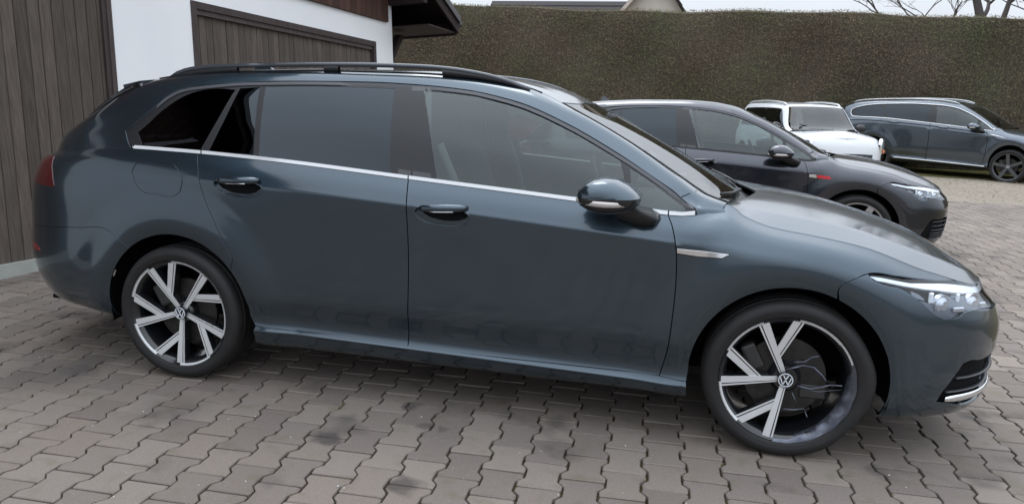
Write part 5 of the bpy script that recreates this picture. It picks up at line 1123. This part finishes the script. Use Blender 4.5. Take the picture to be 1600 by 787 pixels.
    car.mid('rear_window', 'U', [(-3.10, 4.0), (-3.3, 4.0), (-3.55, 4.0), (-3.72, 4.3), (-3.72, 6), (-3.10, 6)], 'gloss', vm, h=.1, off=.004)
    P = surf_path(car.U, [(u, 4.0) for u in np.linspace(-3.0, -1.15, 30)], .0); P[:, 2] += .034*np.sin(np.pi*np.linspace(0, 1, 30))**.35+.004; V, F = tube([tuple(p) for p in P], [(.011, .012)]*30, 8); car_pair_raw('roof_rail', V, F, 'bright', root, root)
    for v, u0, u1, m_, r_ in ((6.92, -3.3, -.47, 'matt', .010), (2.2, -2.2, -.42, 'bright', .014), (2.75, -2.2, -.42, 'trim', .012)):
        P = surf_path(car.L, [(u, v-(.0 if m_ != 'matt' else 0)) for u in np.linspace(u0, u1, 24)], .004); V, F = tube([tuple(p) for p in P], [(.006, r_)]*24, 6); car_pair_raw('side_moulding' if m_ != 'matt' else 'crease_shade', V, F, m_, root, root)  # the matt black strip along the shoulder draws the crease's shade
    P = surf_path(car.L, [(u, 6.55-.12*t) for t, u in enumerate(np.linspace(-.42, -.12, 4))], .004); V, F = tube([tuple(p) for p in P], [(.005, .016), (.005, .014), (.005, .010), (.004, .004)], 6); car_pair_raw('badge', V, F, 'bright', root, root)
    for uu, a, c in ((-1.30, dr, dl), (-2.28, rr, rl)):
        p = surf_path(car.L, [(uu, 6.92)], .0)[0]; V, F = tube([p+[-.11, .01, .004], p+[-.08, -.03, .004], p+[.08, -.03, 0], p+[.11, .01, -.002]], [(.012, .018)]*4, 8); car_pair_raw('door_handle', V, F, body, a, c)
    mirror_parts(car, body, dr, dl)
    car.side('tail_light', 'L', S('tail_light'), 'red', h=.06, off=.003, depth=.02)
    for us, vs in ((np.linspace(-2.27, -.40, 24), np.linspace(.2, 8, 16)), (np.linspace(-.40, .42, 12), np.linspace(5.6, 7.9, 6)), (np.linspace(-3.15, -2.27, 12), np.linspace(5.7, 8, 6))):
        UU, VV = np.meshgrid(us, vs); Pp = car.L(UU, VV); Pp[..., 1] += .03; n = len(us); V = Pp.reshape(-1, 3); F = [(r_*n+c, r_*n+c+1, (r_+1)*n+c+1, (r_+1)*n+c) for r_ in range(len(vs)-1) for c in range(n-1)]; car_pair_raw('inner_shell', V, F, 'matt', root, root)
    bm = bmesh.new(); box(bm, (-1.34, 0, .30), (1.9, 1.66, .02)); box(bm, (-1.34, 0, .33), (4.0, 1.04, .02)); bmob('underbody', bm, 'matt', root); well(car, 0); well(car, -2.68)
    for y in (-.36, .36): seat_at(car, -1.28, y)
    for x in (0, -2.66):
        for sd in (1, -1): make_wheel(root, (x, -.80*sd, .352), sd, style='five', phase=90, rimmat='darkalu', scale=1.11)
def smooth_loop(pts, n):
    q = smooth_poly(np.array(pts), .04, corner=60); return [tuple(p) for p in q]
M['bright'] = mat('bright_trim', (.72, .74, .76), .22, .55); M['darkalu'] = mat('dark_alloy', (.11, .115, .12), .35, .6)
t_ = SUV_POSE
suv = tag(empty('suv', (t_[0], t_[1], t_[3]), (.03, t_[4], t_[2])), 'grey-blue SUV with silver roof rails and chrome window surround parked side-on by the hedge', 'car')
build_suv(suv, POLY)
# ------------------------------------------------------------------ white city car seen nose-on
MINI_L = dict(u=[-4.1, -3.3, -2.6, -1.8, -1.0, -.5, 0, .35, 1.2],
 z=[[.22]*9, [.25]*9, [.30]*9, [.36]*9, [.50]*9, [.62]*9, [.76, .78, .79, .79, .78, .78, .77, .74, .70], [.86, .88, .89, .89, .88, .88, .86, .82, .78], [.98, 1.0, 1.0, .99, .97, .96, .93, .90, .86]],
 w=[[.74]*9, [.78]*9, [.81]*9, [.82]*9, [.845]*9, [.855]*9, [.86]*9, [.85, .85, .85, .85, .85, .845, .84, .84, .84], [.80, .80, .80, .80, .80, .78, .74, .72, .72]],
 xs=.15, A=.55, xt=-2.85, B=.45, nf=2.8, nb=3.4, nose=[.66, .70, .72, .73, .73, .72, .70, .67, .60], tail=[-3.22, -3.26, -3.27, -3.28, -3.28, -3.26, -3.24, -3.22, -3.2], ck=6, cw=lambda u: np.zeros(np.shape(u)), arch=[(0, .31, .42, .02, .3, .1), (-2.5, .31, .42, .02, .3, .1)])
def ln(*r): return [tuple(a) for a in r]
MINI_U = dict(crease={4: .8}, lines=[
 ln((-3.2, -3.18, .70, 1.0), (-3.0, -3.0, .79, 1.0), (-2.0, -2.0, .80, .99), (-1.0, -1.0, .80, .97), (-.45, -.45, .78, .955), (-.3, -.32, .74, .96)),
 ln((-3.2, -3.15, .67, 1.15), (-3.0, -2.99, .75, 1.15), (-2.0, -2.0, .765, 1.17), (-1.0, -1.0, .755, 1.17), (-.45, -.50, .765, .99), (-.3, -.33, .735, .965)),
 ln((-3.2, -3.10, .61, 1.36), (-3.0, -2.96, .665, 1.37), (-2.0, -2.0, .675, 1.385), (-1.0, -1.0, .665, 1.37), (-.45, -.54, .755, 1.02), (-.3, -.34, .73, .97)),
 ln((-3.2, -3.09, .59, 1.40), (-3.0, -2.95, .64, 1.41), (-2.0, -2.0, .65, 1.425), (-1.0, -.98, .64, 1.415), (-.45, -.52, .73, 1.04), (-.3, -.33, .715, .975)),
 ln((-3.2, -3.08, .56, 1.42), (-3.0, -2.93, .60, 1.44), (-2.0, -2.0, .60, 1.455), (-1.0, -.93, .58, 1.43), (-.45, -.46, .70, 1.03), (-.3, -.30, .70, .98)),
 ln((-3.2, -3.08, .3, 1.44), (-3.0, -2.93, .3, 1.465), (-2.0, -2.0, .3, 1.48), (-1.0, -.84, .3, 1.445), (-.45, -.30, .36, 1.03), (-.3, -.14, .36, .985)),
 ln((-3.2, -3.08, 0, 1.445), (-3.0, -2.93, 0, 1.475), (-2.0, -2.0, 0, 1.49), (-1.0, -.81, 0, 1.45), (-.45, -.26, 0, 1.03), (-.3, -.09, 0, .985))])
def build_mini(root):
    lo, up = Lower(MINI_L), Upper(MINI_U); car = Car(root, lo, up); car.warped = False; h = .07; ue = .15+.55*math.pi/2; ut = -2.85-.45*math.pi/2; body = M['white']
    eN = lambda u, v: u > ue-1e-4; eT = lambda u, v: u < ut+1e-4; vm = lambda u, v: v > 5.999
    def arcp(cx, a0, a1, n=12):
        out = []
        for i in range(n+1):
            a = rad(a0+(a1-a0)*i/n); x, z = cx+.37*math.cos(a), .31+.37*math.sin(a); zs = [float(f(x)) for f in lo.z]; v = float(np.interp(z, zs, range(9))); out.append((x if x < .15 else .15+(x-.15)*1.02, v))
        return out
    dr, dl = car.side('door', 'L', [(-1.75, .6), (-1.75, 8), (-.5, 8), (-.46, 4), (-.46, .6)], body, h=h, gap=.004)
    car.side('quarter_panel', 'L', [(-1.75, 8), (-1.75, .6)]+[(-2.12, .6)]+arcp(-2.5, 0, 180)+[(-3.0, .2), (ut+.2, .2), (ut+.2, 8)], body, h=h, gap=.002)
    car.side('front_fender', 'L', [(-.5, 8), (-.46, 4), (-.46, .6), (-.40, .6)]+arcp(0, 180, 40)+[(.30, 5.9), (.33, 8), (0, 8)], body, h=h, gap=.002)
    car.side('sill', 'L', [(-2.12, 0), (-2.12, .6), (-.40, .6), (-.40, 0)], 'black', h=h)
    b = car.mid('front_bumper', 'L', arcp(0, 40, 0)+[(.40, 0), (.7, 0), (ue, 0), (ue, 5.2), (.7, 5.2), (.30, 5.9)], body, eN, h=h)
    car.mid('grille', 'L', [(.72, 2.2), (.70, 5.0), (.85, 5.1), (ue, 5.1), (ue, 2.2)], 'gloss', eN, h=h, parent=b, off=.008)
    car.mid('nose_panel', 'L', [(.30, 5.9), (.7, 5.2), (ue, 5.2), (ue, 8), (.7, 8), (.33, 8)], body, eN, h=h, gap=.001)
    car.mid('tailgate', 'L', [(ut+.2, .2), (ut+.2, 8), (ut, 8), (ut, .2)], body, eT, h=h)
    hp = lambda u, t: (lambda e, s: np.stack([e[..., 0]*(1-s)+s*np.maximum(e[..., 0], np.interp(u, [-.3, ue], [-.12, .605])), e[..., 1]*(1-s), e[..., 2]+np.sin(s*math.pi/2)**1.0*np.interp(u, [-.3, .3, ue], [.035, .10, .0])], -1))(lo(u, np.full(np.shape(u), 8.)), np.asarray(t, float)/3)
    bo = car.mid('bonnet', (hp, METH), [(-.30, 0), (0, 0), (.3, 0), (.6, 0), (ue-.03, 0), (ue-.03, 3), (.5, 3), (0, 3), (-.29, 3), (-.30, 1.5)], body, lambda u, v: v > 2.999, h=h)
    for sx_ in (-1, 1):
        p = lo(np.array([.50]), np.array([6.35]))[0]; an = rad(42)
        for nm, R_, m_, d in (('headlight', .125, 'chrome', 0), ('headlight_glass', .112, 'lens', .012), ('lamp_reflector', .095, 'lamp', .004)):
            V, F = lathe([(.0005, -.040-d), (R_*.5, -.036-d), (R_*.85, -.024-d), (R_, -.008), (R_, .03)], 28); V = [(x*math.cos(an)-y*math.sin(an)+p[0]+.0, x*math.sin(an)+y*math.cos(an)+p[1], z*1.12+p[2]) for x, y, z in V]; V = [(x, y*-sx_, z) for x, y, z in V]
            o = ob(nm, V, F if sx_ < 0 else [f[::-1] for f in F], m_, root if nm == 'headlight' else hd, angle=40)
            if nm == 'headlight': hd = o
        V, F = lathe([(.0005, -.05), (.03, -.046), (.035, -.03)], 16); q_ = np.array(p)+[.012, -.01, -.085]; V = [(x*math.cos(an)-y*math.sin(an)+q_[0], x*math.sin(an)+y*math.cos(an)+q_[1], z+q_[2]) for x, y, z in V]; V = [(x, y*-sx_, z) for x, y, z in V]; ob('indicator', V, F, 'orange', hd)
    D = [(-2.9, .05), (-2.93, 1.0), (-2.92, 1.9), (-2.0, 1.93), (-1.02, 1.93), (-.80, 1.9), (-.5, 1.8), (-.45, .9), (-.44, .05), (-1, .05), (-2, .05)]
    car.side('side_frame', 'U', [(-3.2, 0), (-2, 0), (-1, 0), (-.45, 0), (-.3, .1), (-.3, 4), (-.45, 4), (-.8, 4), (-1.0, 4), (-2, 4), (-3.0, 4), (-3.2, 4)], body, holes=[D], h=h, gap=.001)
    car.side('window_pane', 'U', D, 'g_dark', h=.1, off=-.006, gap=-.003)
    for a, c in ((-1.80, -1.70), (-.9, -.82)): car.side('pillar', 'U', [(a, .05), (a-.02, 1.93), (c-.02, 1.93), (c, .05)], 'gloss', h=.1, off=.001, sm=False)
    car.mid('roof_panel', 'U', [(-.905, 4), (-2, 4), (-3.0, 4), (-3.15, 4), (-3.15, 6), (-2, 6), (-.905, 6), (-.905, 5)], body, vm, h=.1, gap=.001)
    car.mid('windscreen', 'U', [(-.31, 4.1), (-.45, 4.1), (-.7, 4.12), (-.90, 4.15), (-.90, 6), (-.6, 6), (-.31, 6)], 'g_other', vm, h=.08, off=-.002)
    car.mid('cowl', 'U', [(-.30, 4.05), (-.36, 4.05), (-.36, 6), (-.30, 6)], 'black', vm, h=.08, off=.002, sm=False)
    P = surf_path(car.U, [(u, 3.9) for u in np.linspace(-3.0, -1.02, 24)], 0); P[:, 2] += .05*np.sin(np.pi*np.linspace(0, 1, 24))**.3; V, F = tube([tuple(p) for p in P], [(.016, .016)]*24, 8); car_pair_raw('roof_rail', V, F, 'bright', root, root)
    V, F = loftY([[(x*s-.62, -y_, z*s+1.03) for x, z in ((-.07, 0), (-.06, .06), (0, .085), (.06, .06), (.075, 0), (.06, -.05), (0, -.07), (-.06, -.05))] for y_, s in ((.80, .35), (.84, .8), (.90, 1), (.97, .95), (1.01, .5))]); car_pair_raw('mirror', V, F, 'black', root, root, angle=60)
    V, F = tube([(-.30, .05, 1.0), (-.36, -.25, 1.05), (-.40, -.52, 1.085)], .008, 5); ob('wiper', V, F, 'black', root); V, F = tube([(-.30, .50, 1.0), (-.34, .25, 1.03), (-.33, -.02, 1.04)], .008, 5); ob('wiper', V, F, 'black', root)
    bm = bmesh.new(); box(bm, (-1.4, 0, .26), (3.2, 1.4, .02)); bmob('underbody', bm, 'matt', root); well(car, 0, cz=.31); well(car, -2.5, cz=.31)
    for y in (-.34, .34): seat_at(car, -1.2, y)
    bm = bmesh.new(); box(bm, (-.50, 0, .86), (.36, 1.34, .14), bev=.05, seg=2); bmob('dashboard', bm, 'cabin', root, angle=60); bm = bmesh.new(); box(bm, (-.62, 0, 1.30), (.03, .22, .06), bev=.02); bmob('rear_view_mirror', bm, 'cabin', root)
    for x in (0, -2.5):
        for sd in (1, -1): make_wheel(root, (x, -.735*sd, .308), sd, style='five', phase=90, rimmat='silver', scale=.97)
mini = tag(empty('city_car', MINI_POS, (0, 0, MINI_YAW)), 'small white car with white roof and round headlamp facing the yard, beyond the dark hatchback', 'car')
mini.scale = (.9, .9, 1.0)
build_mini(mini)
# ------------------------------------------------------------------ beyond the hedge
tree((9.5, 26, 0), 3, 10, label='bare tree with a long limb arching left over the hedge', r0=.20, low=3.3, forks=[((-.95, 0, .45), 3.2, .13, 3.4), ((.05, .1, 1), 3.4, .17, 3.4), ((.6, .1, .8), 2.6, .11, 3.7)])
tree((12.3, 26, 0), 11, 10, label='bare tree forking into a V just above the hedge', r0=.28, low=3.0, forks=[((-.28, 0, 1), 3.4, .17, 3.0), ((.42, .1, 1), 3.4, .16, 3.0), ((1.1, 0, .75), 2.8, .13, 3.4), ((-.9, .1, .5), 2.2, .07, 3.7)])
tree((15.6, 26, 0), 23, 10, label='bare tree leaning right at the far right above the hedge', r0=.22, low=3.0, forks=[((.45, 0, 1), 3.6, .17, 3.2), ((-.75, .1, .6), 2.6, .09, 3.6), ((1., 0, .5), 2.4, .08, 4.0)])
tree((-7.6, 30, 0), 31, 6.2, label='small twiggy bare tree left of the house roof', r0=.10, spread=1.2)
def house():
    r = tag(empty('house', (0, 0, 0)), 'cream gabled house with dark tiled roof showing above the hedge', 'house')
    gx0, gx1, gy = -5.4, .1, 34.0; ax, az_, ez = -2.3, 7.6, 3.9
    def sl(x): return az_-(az_-ez)*abs(x-ax)/((ax-gx0) if x < ax else (gx1-ax))
    V = [(gx0, gy, 0), (gx1, gy, 0), (gx1, gy, ez), (ax, gy, az_), (gx0, gy, ez), (gx0, gy+9, 0), (gx1, gy+9, 0), (gx1, gy+9, ez), (ax, gy+9, az_), (gx0, gy+9, ez)]
    M['cream'] = mat('cream_render', (.62, .55, .50), .9, noise=(2, .4, (.56, .50, .46))); M['board'] = mat('pale_verge_board', (.55, .46, .42), .8)
    ob('wall', V, [(0, 1, 2, 3, 4), (9, 8, 7, 6, 5), (0, 4, 9, 5), (1, 6, 7, 2), (0, 5, 6, 1)], 'cream', r, smooth=False)
    for sgn, xe in ((-1, gx0-.5), (1, gx1+.4)):
        def pt(x, dz, y): return (x, y, sl(x)+dz if gx0 <= x <= gx1 else (sl(gx0)-(gx0-x)*(az_-ez)/(ax-gx0) if x < gx0 else sl(gx1)-(x-gx1)*(az_-ez)/(gx1-ax))+dz)
        n = 14
        for i in range(n):
            x0, x1 = ax+(xe-ax)*i/n, ax+(xe-ax)*(i+1)/n; y0, y1 = gy-.45, gy+9.4; V = [pt(x0, .16, y0), pt(x1, .22, y0), pt(x1, .22, y1), pt(x0, .16, y1), pt(x0, .10, y0), pt(x1, .14, y0), pt(x1, .14, y1), pt(x0, .10, y1)]
            ob('tile_course', V, [(0, 1, 2, 3), (7, 6, 5, 4), (0, 4, 5, 1), (2, 6, 7, 3), (1, 5, 6, 2), (0, 3, 7, 4)], 'tile', r, smooth=False)
        V = [pt(ax, -.10, gy-.50), pt(xe, -.10, gy-.50), pt(xe, .16, gy-.50), pt(ax, .16, gy-.50), pt(ax, -.10, gy-.45), pt(xe, -.10, gy-.45), pt(xe, .16, gy-.45), pt(ax, .16, gy-.45)]
        ob('verge_board', V, [(0, 1, 2, 3), (7, 6, 5, 4), (0, 4, 5, 1), (3, 2, 6, 7), (1, 5, 6, 2), (0, 3, 7, 4)], 'board' if sgn < 0 else 'soffit', r, smooth=False)
    # lower wing running off to the left
    V = [(-13.5, 35.5, 0), (gx0, 35.5, 0), (gx0, 35.5, 3.7), (-13.5, 35.5, 3.7), (-13.5, 41, 0), (gx0, 41, 0), (gx0, 41, 3.7), (-13.5, 41, 3.7)]; ob('wall', V, [(0, 1, 2, 3), (7, 6, 5, 4), (0, 3, 7, 4)], 'cream', r, smooth=False)
    for i in range(10):
        z0, z1 = 3.7+i*.30, 4.0+i*.30; y0, y1 = 35.0+i*.32, 35.34+i*.32; ob('tile_course', [(-13.9+i*.25, y0, z0+.05), (gx0+.3+i*.28, y0, z0+.05), (gx0+.3+i*.28, y1, z1), (-13.9+i*.25, y1, z1), (-13.9+i*.25, y0, z0-.02), (gx0+.3+i*.28, y0, z0-.02)], [(0, 1, 2, 3), (4, 5, 1, 0)], 'tile', r, smooth=False)
house()
# invented stand-in for an unidentified red shape in the estate car, seen through its front side glass
bm = bmesh.new(); pts = [(-1.418, 1.246), (-1.339, 1.259), (-1.235, 1.222), (-1.27, 1.175), (-1.306, 1.133), (-1.385, 1.13), (-1.41, 1.19)]
V, F = loftY([[(x+.01, y, z) for x, z in pts] if 0 < k < 3 else [(-1.33+(x+1.33)*.8, y, 1.19+(z-1.19)*.8) for x, z in pts] for k, y in enumerate((.20, .215, .285, .30))]); bm.free()
rb = ob('red_item', V, F, mat('plain_red', (.95, .14, .12), .6), angle=50); tag(rb, 'small red bag inside the estate car, seen through its front side window', 'item')
